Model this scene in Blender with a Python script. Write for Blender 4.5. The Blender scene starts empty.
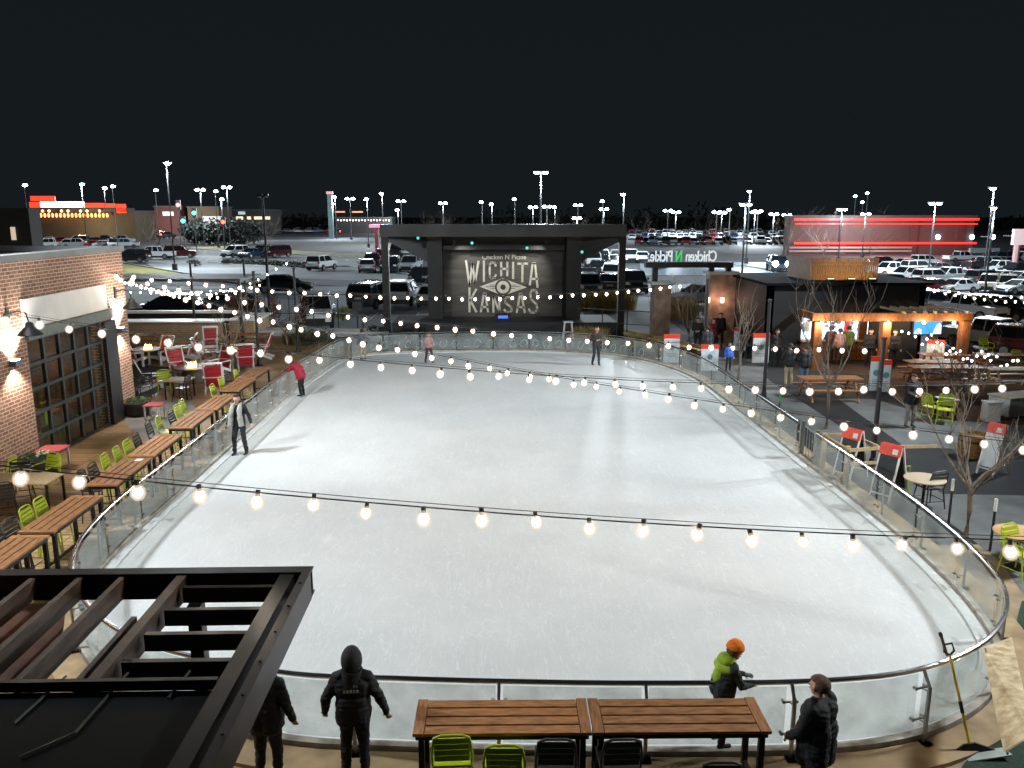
import bpy, bmesh, math, random
import numpy as np
from mathutils import Vector, Matrix
R = math.radians
random.seed(7)
C = bpy.context.scene.collection
S = bpy.context.scene

# ------------------------------------------------------------------ camera
F, YH, XV, H = 820.0, 215.0, 490.0, 7.2
PIT = math.atan((384 - YH) / F)
YAW = math.atan((512 - XV) / F * math.cos(PIT))
cam_d = bpy.data.cameras.new('camera')
cam = bpy.data.objects.new('camera', cam_d)
C.objects.link(cam)
cam.location = (0, 0, H)
cam.rotation_euler = (math.pi / 2 - PIT, 0, -YAW)
cam_d.sensor_width = 36
cam_d.lens = F / 1024 * 36
cam_d.clip_end = 5000
S.camera = cam
# ------------------------------------------------------------------ world (night sky)
w = bpy.data.worlds.new('World'); S.world = w; w.use_nodes = True
nt = w.node_tree
bg = nt.nodes['Background']
tc = nt.nodes.new('ShaderNodeTexCoord'); sx = nt.nodes.new('ShaderNodeSeparateXYZ')
rp = nt.nodes.new('ShaderNodeValToRGB')
nt.links.new(tc.outputs['Generated'], sx.inputs[0]); nt.links.new(sx.outputs['Z'], rp.inputs[0])
nt.links.new(rp.outputs[0], bg.inputs[0])
rp.color_ramp.elements[0].position = 0.0; rp.color_ramp.elements[0].color = (0.0078, 0.0105, 0.0128, 1)
rp.color_ramp.elements[1].position = 0.35; rp.color_ramp.elements[1].color = (0.0066, 0.0093, 0.0112, 1)
bg.inputs[1].default_value = 1.0
S.view_settings.view_transform = 'Standard'
S.view_settings.look = 'None'
S.view_settings.exposure = 0.0
S.view_settings.gamma = 1.0
cy = S.cycles
cy.use_denoising = True
try: cy.denoiser = 'OPENIMAGEDENOISE'
except Exception: pass
cy.max_bounces = 6; cy.diffuse_bounces = 2; cy.glossy_bounces = 3; cy.transmission_bounces = 4; cy.transparent_max_bounces = 16
cy.sample_clamp_indirect = 3.0
cy.caustics_reflective = False; cy.caustics_refractive = False
# light levels
P_FLOOD = 10100.0     # the floodlights round the rink
P_LOT = 9500.0       # car park lamps
E_BULB = 165.0        # festoon bulbs
COOL = (0.86, 0.94, 1.0)
WARM = (1.0, 0.82, 0.60)

def P(px, py, z=0.0):
    """the point at height z that stands on the sight line through a spot of the photograph"""
    cx, cyy = (px - 512) / F, (384 - py) / F
    sp, cp, sy, cyw = math.sin(PIT), math.cos(PIT), math.sin(YAW), math.cos(YAW)
    fw = Vector((sy * cp, cyw * cp, -sp)); rt = Vector((cyw, -sy, 0)); up = Vector((sy * sp, cyw * sp, cp))
    d = fw + rt * cx + up * cyy
    t = (z - H) / d.z
    return Vector((d.x * t, d.y * t, z))
def RAY(px, py):
    a = P(px, py, H - 1 if py > YH + 1 else H - 1)
    return a
def PY(px, py, Y):
    """the point at world distance Y on that sight line"""
    cx, cyy = (px - 512) / F, (384 - py) / F
    sp, cp, sy, cyw = math.sin(PIT), math.cos(PIT), math.sin(YAW), math.cos(YAW)
    d = Vector((sy * cp, cyw * cp, -sp)) + Vector((cyw, -sy, 0)) * cx + Vector((sy * sp, cyw * sp, cp)) * cyy
    t = Y / d.y
    return Vector((d.x * t, Y, H + d.z * t))

# ------------------------------------------------------------------ materials
MC = {}
def mat(name, col, rough=0.6, metal=0.0, var=0.15, scale=6.0, bump=0.0, stretch=None, col2=None, spec=None, detail=4.0):
    if name in MC: return MC[name]
    m = bpy.data.materials.new(name); m.use_nodes = True
    n = m.node_tree.nodes; l = m.node_tree.links; b = n['Principled BSDF']
    b.inputs['Roughness'].default_value = rough; b.inputs['Metallic'].default_value = metal
    if spec is not None: b.inputs['Specular IOR Level'].default_value = spec
    t = n.new('ShaderNodeTexCoord'); mp = n.new('ShaderNodeMapping'); nz = n.new('ShaderNodeTexNoise')
    l.new(t.outputs['Object'], mp.inputs[0]); l.new(mp.outputs[0], nz.inputs['Vector'])
    if stretch: mp.inputs['Scale'].default_value = stretch
    nz.inputs['Scale'].default_value = scale; nz.inputs['Detail'].default_value = detail
    cr = n.new('ShaderNodeValToRGB')
    cr.color_ramp.elements[0].position = 0.3; cr.color_ramp.elements[1].position = 0.7
    c1 = [max(0, c * (1 - var)) for c in col]; c2 = list(col2) if col2 else [min(1, c * (1 + var)) for c in col]
    cr.color_ramp.elements[0].color = (*c1, 1); cr.color_ramp.elements[1].color = (*c2, 1)
    l.new(nz.outputs['Fac'], cr.inputs[0]); l.new(cr.outputs[0], b.inputs['Base Color'])
    if bump:
        bp = n.new('ShaderNodeBump'); bp.inputs['Strength'].default_value = bump; bp.inputs['Distance'].default_value = 0.02
        l.new(nz.outputs['Fac'], bp.inputs['Height']); l.new(bp.outputs[0], b.inputs['Normal'])
    MC[name] = m
    return m
def emat(name, col, s):
    if name in MC: return MC[name]
    m = bpy.data.materials.new(name); m.use_nodes = True
    b = m.node_tree.nodes['Principled BSDF']
    b.inputs['Base Color'].default_value = (*[c * .6 for c in col], 1)
    b.inputs['Emission Color'].default_value = (*col, 1); b.inputs['Emission Strength'].default_value = s
    MC[name] = m
    return m
def glassmat(name, tint=(0.9, 0.96, 0.94), milky=0.10, refl=1.0, milkcol=(.7, .75, .73)):
    if name in MC: return MC[name]
    m = bpy.data.materials.new(name); m.use_nodes = True
    n = m.node_tree.nodes; l = m.node_tree.links; n.clear()
    o = n.new('ShaderNodeOutputMaterial'); tr = n.new('ShaderNodeBsdfTransparent'); gl = n.new('ShaderNodeBsdfGlossy')
    df = n.new('ShaderNodeBsdfDiffuse'); m1 = n.new('ShaderNodeMixShader'); m2 = n.new('ShaderNodeMixShader'); fr = n.new('ShaderNodeMapRange'); lw = n.new('ShaderNodeLayerWeight'); lw.inputs['Blend'].default_value = .3; l.new(lw.outputs['Facing'], fr.inputs['Value']); fr.inputs['From Min'].default_value = .3; fr.inputs['To Min'].default_value = .03; fr.inputs['To Max'].default_value = .45
    tr.inputs[0].default_value = (*tint, 1); gl.inputs['Roughness'].default_value = 0.04; gl.inputs[0].default_value = (refl, refl, refl, 1)
    df.inputs[0].default_value = (*milkcol, 1)
    nz = n.new('ShaderNodeTexNoise'); nz.inputs['Scale'].default_value = 1.7; nz.inputs['Detail'].default_value = 6
    t = n.new('ShaderNodeTexCoord'); l.new(t.outputs['Object'], nz.inputs['Vector'])
    mr = n.new('ShaderNodeMapRange'); mr.inputs['To Min'].default_value = milky * .5; mr.inputs['To Max'].default_value = milky * 1.6
    mr.inputs['From Min'].default_value = .3; mr.inputs['From Max'].default_value = .7
    l.new(nz.outputs['Fac'], mr.inputs['Value']); l.new(mr.outputs[0], m1.inputs[0])
    l.new(tr.outputs[0], m1.inputs[1]); l.new(df.outputs[0], m1.inputs[2])
    l.new(fr.outputs[0], m2.inputs[0]); l.new(m1.outputs[0], m2.inputs[1]); l.new(gl.outputs[0], m2.inputs[2])
    l.new(m2.outputs[0], o.inputs[0])
    MC[name] = m
    return m
def brickmat(name, c1, c2, mortar, axis='YZ', sc=1.0):
    if name in MC: return MC[name]
    m = bpy.data.materials.new(name); m.use_nodes = True
    n = m.node_tree.nodes; l = m.node_tree.links; b = n['Principled BSDF']; b.inputs['Roughness'].default_value = .85
    t = n.new('ShaderNodeTexCoord'); s = n.new('ShaderNodeSeparateXYZ'); cb = n.new('ShaderNodeCombineXYZ')
    l.new(t.outputs['Object'], s.inputs[0])
    ad = n.new('ShaderNodeMath'); ad.operation = 'ADD'; l.new(s.outputs['X'], ad.inputs[0]); l.new(s.outputs['Y'], ad.inputs[1])
    l.new(ad.outputs[0], cb.inputs[0]); l.new(s.outputs['Z'], cb.inputs[1])
    br = n.new('ShaderNodeTexBrick'); l.new(cb.outputs[0], br.inputs['Vector'])
    br.inputs['Color1'].default_value = (*c1, 1); br.inputs['Color2'].default_value = (*c2, 1); br.inputs['Mortar'].default_value = (*mortar, 1)
    br.inputs['Scale'].default_value = 1.0 * sc; br.inputs['Brick Width'].default_value = .30; br.inputs['Row Height'].default_value = .105
    br.inputs['Mortar Size'].default_value = .013; br.inputs['Bias'].default_value = -.1
    nz = n.new('ShaderNodeTexNoise'); nz.inputs['Scale'].default_value = 3; l.new(t.outputs['Object'], nz.inputs['Vector'])
    mx = n.new('ShaderNodeMixRGB'); mx.blend_type = 'MULTIPLY'; mx.inputs[0].default_value = .6
    cr = n.new('ShaderNodeValToRGB'); cr.color_ramp.elements[0].color = (.55, .5, .5, 1); cr.color_ramp.elements[1].color = (1.3, 1.25, 1.2, 1)
    l.new(nz.outputs['Fac'], cr.inputs[0]); l.new(br.outputs['Color'], mx.inputs[1]); l.new(cr.outputs[0], mx.inputs[2])
    l.new(mx.outputs[0], b.inputs['Base Color'])
    bp = n.new('ShaderNodeBump'); bp.inputs['Strength'].default_value = .5; bp.inputs['Distance'].default_value = .01; bp.invert = True
    l.new(br.outputs['Fac'], bp.inputs['Height']); l.new(bp.outputs[0], b.inputs['Normal'])
    MC[name] = m
    return m

STEEL = mat('dark_steel', (.022, .021, .021), .45, .6, .3, 4)
BLACK = mat('black_paint', (.012, .012, .013), .5, 0, .3, 4)
CHROME = mat('polished_rail', (.62, .62, .62), .22, 1.0, .12, 12)
WOODT = mat('oiled_slats', (.31, .135, .048), .62, 0, .45, 5, .15, (6, 1.0, 6))
WOODX = mat('oiled_slats_across', (.31, .135, .048), .62, 0, .45, 5, .15, (1.0, 6, 6))
for m_ in (WOODT, WOODX):
    n_ = m_.node_tree.nodes; l_ = m_.node_tree.links; oi = n_.new('ShaderNodeObjectInfo'); b_ = n_['Principled BSDF']
    mp_ = [x for x in n_ if x.type == 'MAPPING'][0]; mu = n_.new('ShaderNodeMath'); mu.operation = 'MULTIPLY'; mu.inputs[1].default_value = 37.0
    l_.new(oi.outputs['Random'], mu.inputs[0]); l_.new(mu.outputs[0], mp_.inputs['Location'])
    hs_ = n_.new('ShaderNodeHueSaturation'); src = b_.inputs['Base Color'].links[0].from_socket; vr = n_.new('ShaderNodeMapRange'); vr.inputs['To Min'].default_value = .78; vr.inputs['To Max'].default_value = 1.15
    l_.new(oi.outputs['Random'], vr.inputs['Value']); l_.new(vr.outputs[0], hs_.inputs['Value']); l_.new(src, hs_.inputs['Color']); l_.new(hs_.outputs[0], b_.inputs['Base Color'])
CEDAR = mat('orange_cedar', (.24, .085, .022), .55, 0, .35, 4, .15, (5, 5, 1))
PINE = mat('pale_pine', (.50, .36, .19), .6, 0, .2, 4, .1, (4, 4, 1))
LIME = mat('lime_metal', (.42, .50, .02), .35, 0, .06, 3)
CHARC = mat('charcoal_metal', (.04, .035, .032), .4, .2, .1, 3)
WHITEP = mat('white_paint', (.74, .73, .71), .45, 0, .06, 6)
REDP = mat('red_cushion', (.38, .018, .028), .65, 0, .2, 8)
REDSIGN = mat('red_sign', (.75, .055, .02), .5, 0, .1, 8)
CONC = mat('concrete', (.34, .345, .33), .8, 0, .22, .9, .1)
BULBM = emat('bulb_glow', (1.0, .83, .62), E_BULB)
GLASS = glassmat('rink_glass', (.965, .985, .975), .14)
GLASSW = glassmat('window_glass', (.75, .8, .8), .0, 1.0)
def skinm(): return mat('skin', (.50, .28, .20), .5, 0, .08, 20)

# ------------------------------------------------------------------ mesh building
class MB:
    def __init__(s): s.v = []; s.f = []; s.mi = []; s.m = 0; s.T = None
    def add(s, vs, fs):
        o = len(s.v)
        if s.T is not None: vs = [s.T @ Vector(q) for q in vs]
        s.v += [tuple(q) for q in vs]
        s.f += [[i + o for i in f] for f in fs]; s.mi += [s.m] * len(fs)
        return s
    def box(s, x0, x1, y0, y1, z0, z1):
        return s.add([(x0, y0, z0), (x1, y0, z0), (x1, y1, z0), (x0, y1, z0), (x0, y0, z1), (x1, y0, z1), (x1, y1, z1), (x0, y1, z1)],
                     [(0, 3, 2, 1), (4, 5, 6, 7), (0, 1, 5, 4), (1, 2, 6, 5), (2, 3, 7, 6), (3, 0, 4, 7)])
    def beam(s, a, b, w_, h_, up=(0, 0, 1)):
        a = Vector(a); b = Vector(b); d = (b - a).normalized(); u = Vector(up)
        r = d.cross(u)
        if r.length < 1e-4: r = d.cross(Vector((0, 1, 0)))
        r.normalize(); u = r.cross(d).normalized()
        r = r * w_ / 2; u = u * h_ / 2
        return s.add([a - r - u, a + r - u, a + r + u, a - r + u, b - r - u, b + r - u, b + r + u, b - r + u],
                     [(0, 1, 2, 3), (4, 7, 6, 5), (0, 4, 5, 1), (1, 5, 6, 2), (2, 6, 7, 3), (3, 7, 4, 0)])
    def tube(s, a, b, r0, r1=None, n=8, caps=True):
        r1 = r0 if r1 is None else r1
        a = Vector(a); b = Vector(b); d = (b - a).normalized()
        u = d.orthogonal().normalized(); v = d.cross(u)
        vs = []
        for c, r in ((a, r0), (b, r1)):
            for i in range(n):
                t = 2 * math.pi * i / n
                vs.append(c + u * math.cos(t) * r + v * math.sin(t) * r)
        fs = [(i, (i + 1) % n, n + (i + 1) % n, n + i) for i in range(n)]
        if caps: fs += [tuple(range(n - 1, -1, -1)), tuple(range(n, 2 * n))]
        return s.add(vs, fs)
    def path(s, pts, r, n=6, closed=False):
        pts = [Vector(p) for p in pts]; N = len(pts); vs = []; fs = []
        for k, p in enumerate(pts):
            if closed: d = pts[(k + 1) % N] - pts[k - 1]
            else: d = pts[min(k + 1, N - 1)] - pts[max(k - 1, 0)]
            d.normalize(); u = d.cross(Vector((0, 0, 1)))
            if u.length < 1e-3: u = Vector((1, 0, 0))
            u.normalize(); v = u.cross(d)
            rr = r[k] if isinstance(r, (list, tuple)) else r
            for i in range(n):
                t = 2 * math.pi * i / n
                vs.append(p + u * math.cos(t) * rr + v * math.sin(t) * rr)
        for k in range(N if closed else N - 1):
            a = k * n; b = ((k + 1) % N) * n
            for i in range(n): fs.append((a + i, a + (i + 1) % n, b + (i + 1) % n, b + i))
        if not closed: fs += [tuple(range(n - 1, -1, -1)), tuple(range((N - 1) * n, N * n))]
        return s.add(vs, fs)
    def lathe(s, c, prof, n=16):
        c = Vector(c); vs = []; fs = []
        for r, z in prof:
            for i in range(n):
                t = 2 * math.pi * i / n
                vs.append(c + Vector((r * math.cos(t), r * math.sin(t), z)))
        for k in range(len(prof) - 1):
            for i in range(n):
                a = k * n; b = a + n
                fs.append((a + i, a + (i + 1) % n, b + (i + 1) % n, b + i))
        fs += [tuple(range(n - 1, -1, -1)), tuple(range((len(prof) - 1) * n, len(prof) * n))]
        return s.add(vs, fs)
    def prism(s, poly, ext):
        n = len(poly); ext = Vector(ext); a = [Vector(p) for p in poly]
        return s.add(a + [p + ext for p in a], [tuple(range(n - 1, -1, -1)), tuple(range(n, 2 * n))] + [(i, (i + 1) % n, n + (i + 1) % n, n + i) for i in range(n)])
    def ball(s, c, r, n=8, m=5, sq=(1, 1, 1)):
        c = Vector(c); vs = [c + Vector((0, 0, r * sq[2]))]; fs = []
        for j in range(1, m):
            p = math.pi * j / m
            for i in range(n):
                t = 2 * math.pi * i / n
                vs.append(c + Vector((r * sq[0] * math.sin(p) * math.cos(t), r * sq[1] * math.sin(p) * math.sin(t), r * sq[2] * math.cos(p))))
        vs.append(c - Vector((0, 0, r * sq[2]))); L = len(vs) - 1
        for i in range(n): fs.append((0, 1 + i, 1 + (i + 1) % n)); fs.append((L, L - n + (i + 1) % n, L - n + i))
        for j in range(m - 2):
            a = 1 + j * n
            for i in range(n): fs.append((a + i, a + n + i, a + n + (i + 1) % n, a + (i + 1) % n))
        return s.add(vs, fs)
    def mesh(s, name, mats, smooth=False, fix=True):
        me = bpy.data.meshes.new(name)
        me.from_pydata(s.v, [], s.f)
        mats = mats if isinstance(mats, (list, tuple)) else [mats]
        for m in mats: me.materials.append(m)
        me.polygons.foreach_set('material_index', s.mi)
        if fix:
            bm = bmesh.new(); bm.from_mesh(me); bmesh.ops.recalc_face_normals(bm, faces=bm.faces); bm.to_mesh(me); bm.free()
        if smooth:
            me.polygons.foreach_set('use_smooth', [True] * len(me.polygons))
            try: me.set_sharp_from_angle(angle=R(42))
            except Exception: pass
        me.update()
        return me
    def build(s, name, mats, parent=None, smooth=False, bevel=0, fix=True):
        o = bpy.data.objects.new(name, s.mesh(name, mats, smooth, fix)); C.objects.link(o)
        if parent: o.parent = parent
        if bevel:
            b = o.modifiers.new('bevel', 'BEVEL'); b.width = bevel; b.segments = 2; b.limit_method = 'ANGLE'
        return o
def tag(o, label=None, cat=None, group=None, kind=None):
    if label: o['label'] = label
    if cat: o['category'] = cat
    if group: o['group'] = group
    if kind: o['kind'] = kind
    return o
def thing(name, label, cat, loc=(0, 0, 0), rz=0.0, group=None, sc=1.0):
    o = bpy.data.objects.new(name, None); C.objects.link(o); o.location = loc; o.rotation_euler = (0, 0, rz); o.scale = (sc, sc, sc)
    o.empty_display_size = .2
    return tag(o, label, cat, group)
KIDS = {}
def reg(o, root): KIDS.setdefault(root.name, []).append(o); return o
def children(o): return [c for c in C.objects if c.parent == o]
def tree_of(o): return (o, [tree_of(c) for c in children(o)])
def _copy(t, par):
    o, ch = t; c = o.copy(); C.objects.link(c)
    if par is not None: c.parent = par
    for k in ch: _copy(k, c)
    return c
TREES = {}
def dup(o, loc, rz, label, group=None, sc=None):
    if o.name not in TREES: TREES[o.name] = tree_of(o)
    c = _copy(TREES[o.name], None); c.location = loc; c.rotation_euler = (0, 0, rz); c['label'] = label
    if group: c['group'] = group
    if sc: c.scale = (sc, sc, sc)
    return c
def sheet(name, pts, z, m, kind='structure', thick=None):
    b = MB(); vs = [(p[0], p[1], z) for p in pts]
    b.add(vs, [tuple(range(len(vs)))])
    o = b.build(name, m, fix=False)
    me = o.data
    if me.polygons[0].normal.z < 0: me.flip_normals()
    return tag(o, kind=kind)
def psheet(name, px, z, m): return sheet(name, [P(x, y, 0)[:2] for x, y in px], z, m)
def place(proto, used, loc, rz, label, group=None, sc=None):
    if not used:
        used.append(1); proto.location = loc; proto.rotation_euler = (0, 0, rz); proto['label'] = label
        if group: proto['group'] = group
        if sc: proto.scale = (sc, sc, sc)
        return proto
    return dup(proto, loc, rz, label, group, sc)

# ================================================================== GROUND
ASPH = mat('asphalt', (.030, .031, .033), .85, 0, .35, .25, .1)
LOTC = mat('lot_concrete', (.21, .22, .225), .8, 0, .25, .12, .05)
ROADM = mat('road_surface', (.105, .107, .125), .8, 0, .25, .15, .05)
GRASS = mat('dry_grass', (.17, .15, .035), .95, 0, .4, 1.2, .3)
DECKM = mat('brown_stamped_floor', (.23, .135, .065), .6, 0, .5, 1.5, .1, (1, .35, 1))
TURF = mat('dark_rubber', (.005, .006, .008), .8, 0, .4, 1.3, .2)
MULCH = mat('brown_mulch', (.10, .048, .022), .95, 0, .5, 3, .5)
FIELD = mat('field_grass', (.016, .013, .008), .95, 0, .5, .05, .2)
sheet('ground', [(-1500, -40), (1500, -40), (1500, 2500), (-1500, 2500)], -0.06, ASPH)
def planks():
    m = bpy.data.materials.new('stamped_planks'); m.use_nodes = True
    n = m.node_tree.nodes; l = m.node_tree.links; b = n['Principled BSDF']; b.inputs['Roughness'].default_value = .55
    t = n.new('ShaderNodeTexCoord'); br = n.new('ShaderNodeTexBrick'); l.new(t.outputs['Object'], br.inputs['Vector'])
    br.inputs['Color1'].default_value = (.33, .21, .10, 1); br.inputs['Color2'].default_value = (.45, .30, .155, 1); br.inputs['Mortar'].default_value = (.11, .06, .03, 1)
    br.inputs['Scale'].default_value = 1; br.inputs['Brick Width'].default_value = 2.2; br.inputs['Row Height'].default_value = .19; br.inputs['Mortar Size'].default_value = .012
    nz = n.new('ShaderNodeTexNoise'); nz.inputs['Scale'].default_value = .7; nz.inputs['Detail'].default_value = 8; l.new(t.outputs['Object'], nz.inputs['Vector'])
    cr = n.new('ShaderNodeValToRGB'); cr.color_ramp.elements[0].position = .3; cr.color_ramp.elements[1].position = .7
    cr.color_ramp.elements[0].color = (.55, .52, .48, 1); cr.color_ramp.elements[1].color = (1.25, 1.2, 1.15, 1)
    mx = n.new('ShaderNodeMixRGB'); mx.blend_type = 'MULTIPLY'; mx.inputs[0].default_value = .9
    l.new(nz.outputs['Fac'], cr.inputs[0]); l.new(br.outputs['Color'], mx.inputs[1]); l.new(cr.outputs[0], mx.inputs[2]); l.new(mx.outputs[0], b.inputs['Base Color'])
    return m
PLANK = planks()
sheet('patio_floor', [(-13.9, 11), (-6, 7), (0, 7), (0, 30), (-6, 44), (-13.9, 51)], -0.03, PLANK)
sheet('patio_path', [(-26, 43), (-13.9, 39), (-13.9, 51.6), (-26, 53)], -0.026, PLANK)
sheet('front_walk', [(-7, 2), (16, 2), (16, 17), (-7, 17)], -0.034, mat('tan_walk', (.30, .22, .13), .8, 0, .35, 1.6, .1))
psheet('patio_slab', [(112, 402), (190, 398), (205, 425), (150, 442), (130, 428)], -0.022, mat('grey_slab', (.27, .27, .255), .7, 0, .25, 1.2))
psheet('turf_corner', [(955, 775), (975, 748), (1004, 716), (1012, 640), (1022, 600), (1100, 590), (1120, 810), (950, 810)], -0.018, mat('teal_turf', (.02, .045, .028), .9, 0, .4, 20, .3))
sheet('green_mat', [(-7, 5), (9, 5), (9, 8.25), (-7, 8.25)], -0.015, mat('teal_turf', (.03, .085, .06), .9, 0, .4, 20, .3))
# right-hand side
sheet('yard', [(8.5, 17), (40, 17), (40, 50), (6, 50), (6, 40)], -0.04, TURF)
sheet('plaza', [(-6, 43), (12, 43), (13, 75), (-30, 75), (-30, 52)], -0.045, LOTC)
PATHM = mat('path_concrete', (.115, .12, .115), .8, 0, .3, 1.1, .1)
psheet('path', [(690, 338), (722, 338), (770, 380), (850, 432), (1000, 530), (985, 545), (824, 440), (700, 352)], -0.034, PATHM)
psheet('path_across', [(838, 398), (872, 398), (950, 420), (1200, 430), (1200, 456), (960, 448), (905, 446), (880, 428)], -0.030, PATHM)
psheet('slab', [(943, 493), (1200, 498), (1200, 640), (1060, 640), (1000, 560), (938, 512)], -0.026, PATHM)
psheet('planting_bed', [(872, 385), (900, 372), (1200, 372), (1200, 426), (1000, 424), (925, 412)], -0.024, MULCH)
psheet('bar_floor', [(790, 345), (1200, 345), (1200, 371), (880, 376), (795, 368)], -0.028, mat('bar_floor', (.045, .025, .016), .7, 0, .4, 1))
psheet('path_back', [(735, 332), (765, 348), (768, 372), (745, 378), (726, 358), (705, 332)], -0.022, PATHM)
# roads and lots behind
psheet('parking_lot', [(60, 322), (128, 286), (640, 286), (700, 322)], -0.040, LOTC)
psheet('road', [(-40, 275), (130, 274), (420, 290), (640, 296), (900, 300), (1500, 300), (1500, 286), (640, 283), (420, 279), (300, 276), (130, 271)], -0.034, ROADM)
psheet('lot_lane', [(170, 274), (420, 282), (420, 256), (250, 255), (130, 256)], -0.030, mat('lane', (.235, .24, .24), .8, 0, .2, .15))
psheet('grass_strip', [(60, 262), (118, 262), (185, 273), (262, 279.5), (300, 283), (300, 286), (262, 284), (130, 274.5), (60, 274)], -0.024, GRASS)
psheet('kerb_grass', [(180, 248), (300, 254), (420, 262), (420, 258), (300, 250.5), (225, 246)], -0.022, GRASS)
psheet('field', [(150, 240), (640, 246), (640, 256), (420, 256), (300, 250), (160, 247)], -0.026, FIELD)
psheet('far_road', [(0, 237), (640, 237.5), (640, 242), (0, 241)], -0.02, ROADM)
psheet('right_road', [(640, 262), (1500, 262), (1500, 275), (640, 275)], -0.024, mat('wet_road', (.10, .13, .16), .45, 0, .25, .1))
psheet('right_lot', [(870, 255), (1700, 255), (1700, 300), (870, 300)], -0.020, mat('lot2', (.075, .078, .082), .8, 0, .3, .1))
psheet('far_lot', [(600, 231), (1600, 231), (1600, 254), (600, 254)], -0.016, mat('lot3', (.045, .048, .052), .8, 0, .3, .05))
def kerb(px, label):
    b = MB(); pts = [P(x, y, .04) for x, y in px]
    for a, c in zip(pts[:-1], pts[1:]): b.beam(a, c, .22, .16)
    tag(b.build('kerb', CONC), kind='structure')
kerb([(118, 262), (185, 273.2), (262, 279.7), (300, 283)], '')
kerb([(130, 275), (262, 284.5), (300, 286.5)], '')
kerb([(208, 262), (235, 264.5), (300, 267), (350, 266), (420, 276)], '')
kerb([(180, 248), (300, 254.4), (420, 262.5)], '')
kerb([(700, 262.5), (730, 264), (790, 272), (880, 276)], '')
# painted bay lines
b = MB()
for i in range(14):
    a = P(195 + i * 17, 259, -0.012); c = a + Vector((.6, -5.2, 0)); b.beam(a, c, .14, .006)
for i in range(9):
    a = Vector((-24 + i * 3.1, 62, -.012)); b.beam(a, a + Vector((0, -5, 0)), .12, .006)
tag(b.build('parking_lines', WHITEP), kind='structure')

# ================================================================== ICE RINK
RP = [(-2.9, 10.30), (-1.26, 10.1), (0.5, 9.97), (2.0, 9.9), (4.1, 9.88), (5.56, 10.05), (6.67, 10.5), (7.6, 11.2), (8.4, 12.25), (8.85, 13.5), (9.15, 15.4), (9.3, 18),
      (9.3, 22), (9.3, 26), (9.3, 30), (9.25, 34.5), (8.8, 37.6), (7.7, 40.4), (5.8, 42.4), (3, 43.4), (0, 43.7), (-3, 43.5), (-5.9, 43.0), (-7.5, 41.2), (-7.95, 37.5), (-8.2, 33),
      (-8.2, 28), (-8.2, 22), (-8.2, 18), (-8.0, 15.6), (-7.5, 14.0), (-6.5, 12.4), (-5.0, 11.1)]
def catmull(pts, k=10):
    out = []; n = len(pts)
    for i in range(n):
        p0, p1, p2, p3 = [Vector((*pts[(i + j) % n], 0)) for j in (-1, 0, 1, 2)]
        for q in range(k):
            t = q / k
            out.append(.5 * ((2 * p1) + (p2 - p0) * t + (2 * p0 - 5 * p1 + 4 * p2 - p3) * t * t + (3 * p1 - p0 - 3 * p2 + p3) * t ** 3))
    return out
RC = catmull(RP)
seg = [0]
for i in range(len(RC)): seg.append(seg[-1] + (RC[(i + 1) % len(RC)] - RC[i]).length)
RL = seg[-1]
def rim(s, off=0.0, z=0.0):
    s %= RL
    i = max(0, int(np.searchsorted(seg, s, 'right')) - 1); i = min(i, len(RC) - 1)
    a, c = RC[i], RC[(i + 1) % len(RC)]
    t = (s - seg[i]) / max(1e-6, seg[i + 1] - seg[i]); p = a.lerp(c, t); d = (c - a).normalized()
    nrm = Vector((d.y, -d.x, 0))
    q = p + nrm * off; return Vector((q.x, q.y, z))
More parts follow.
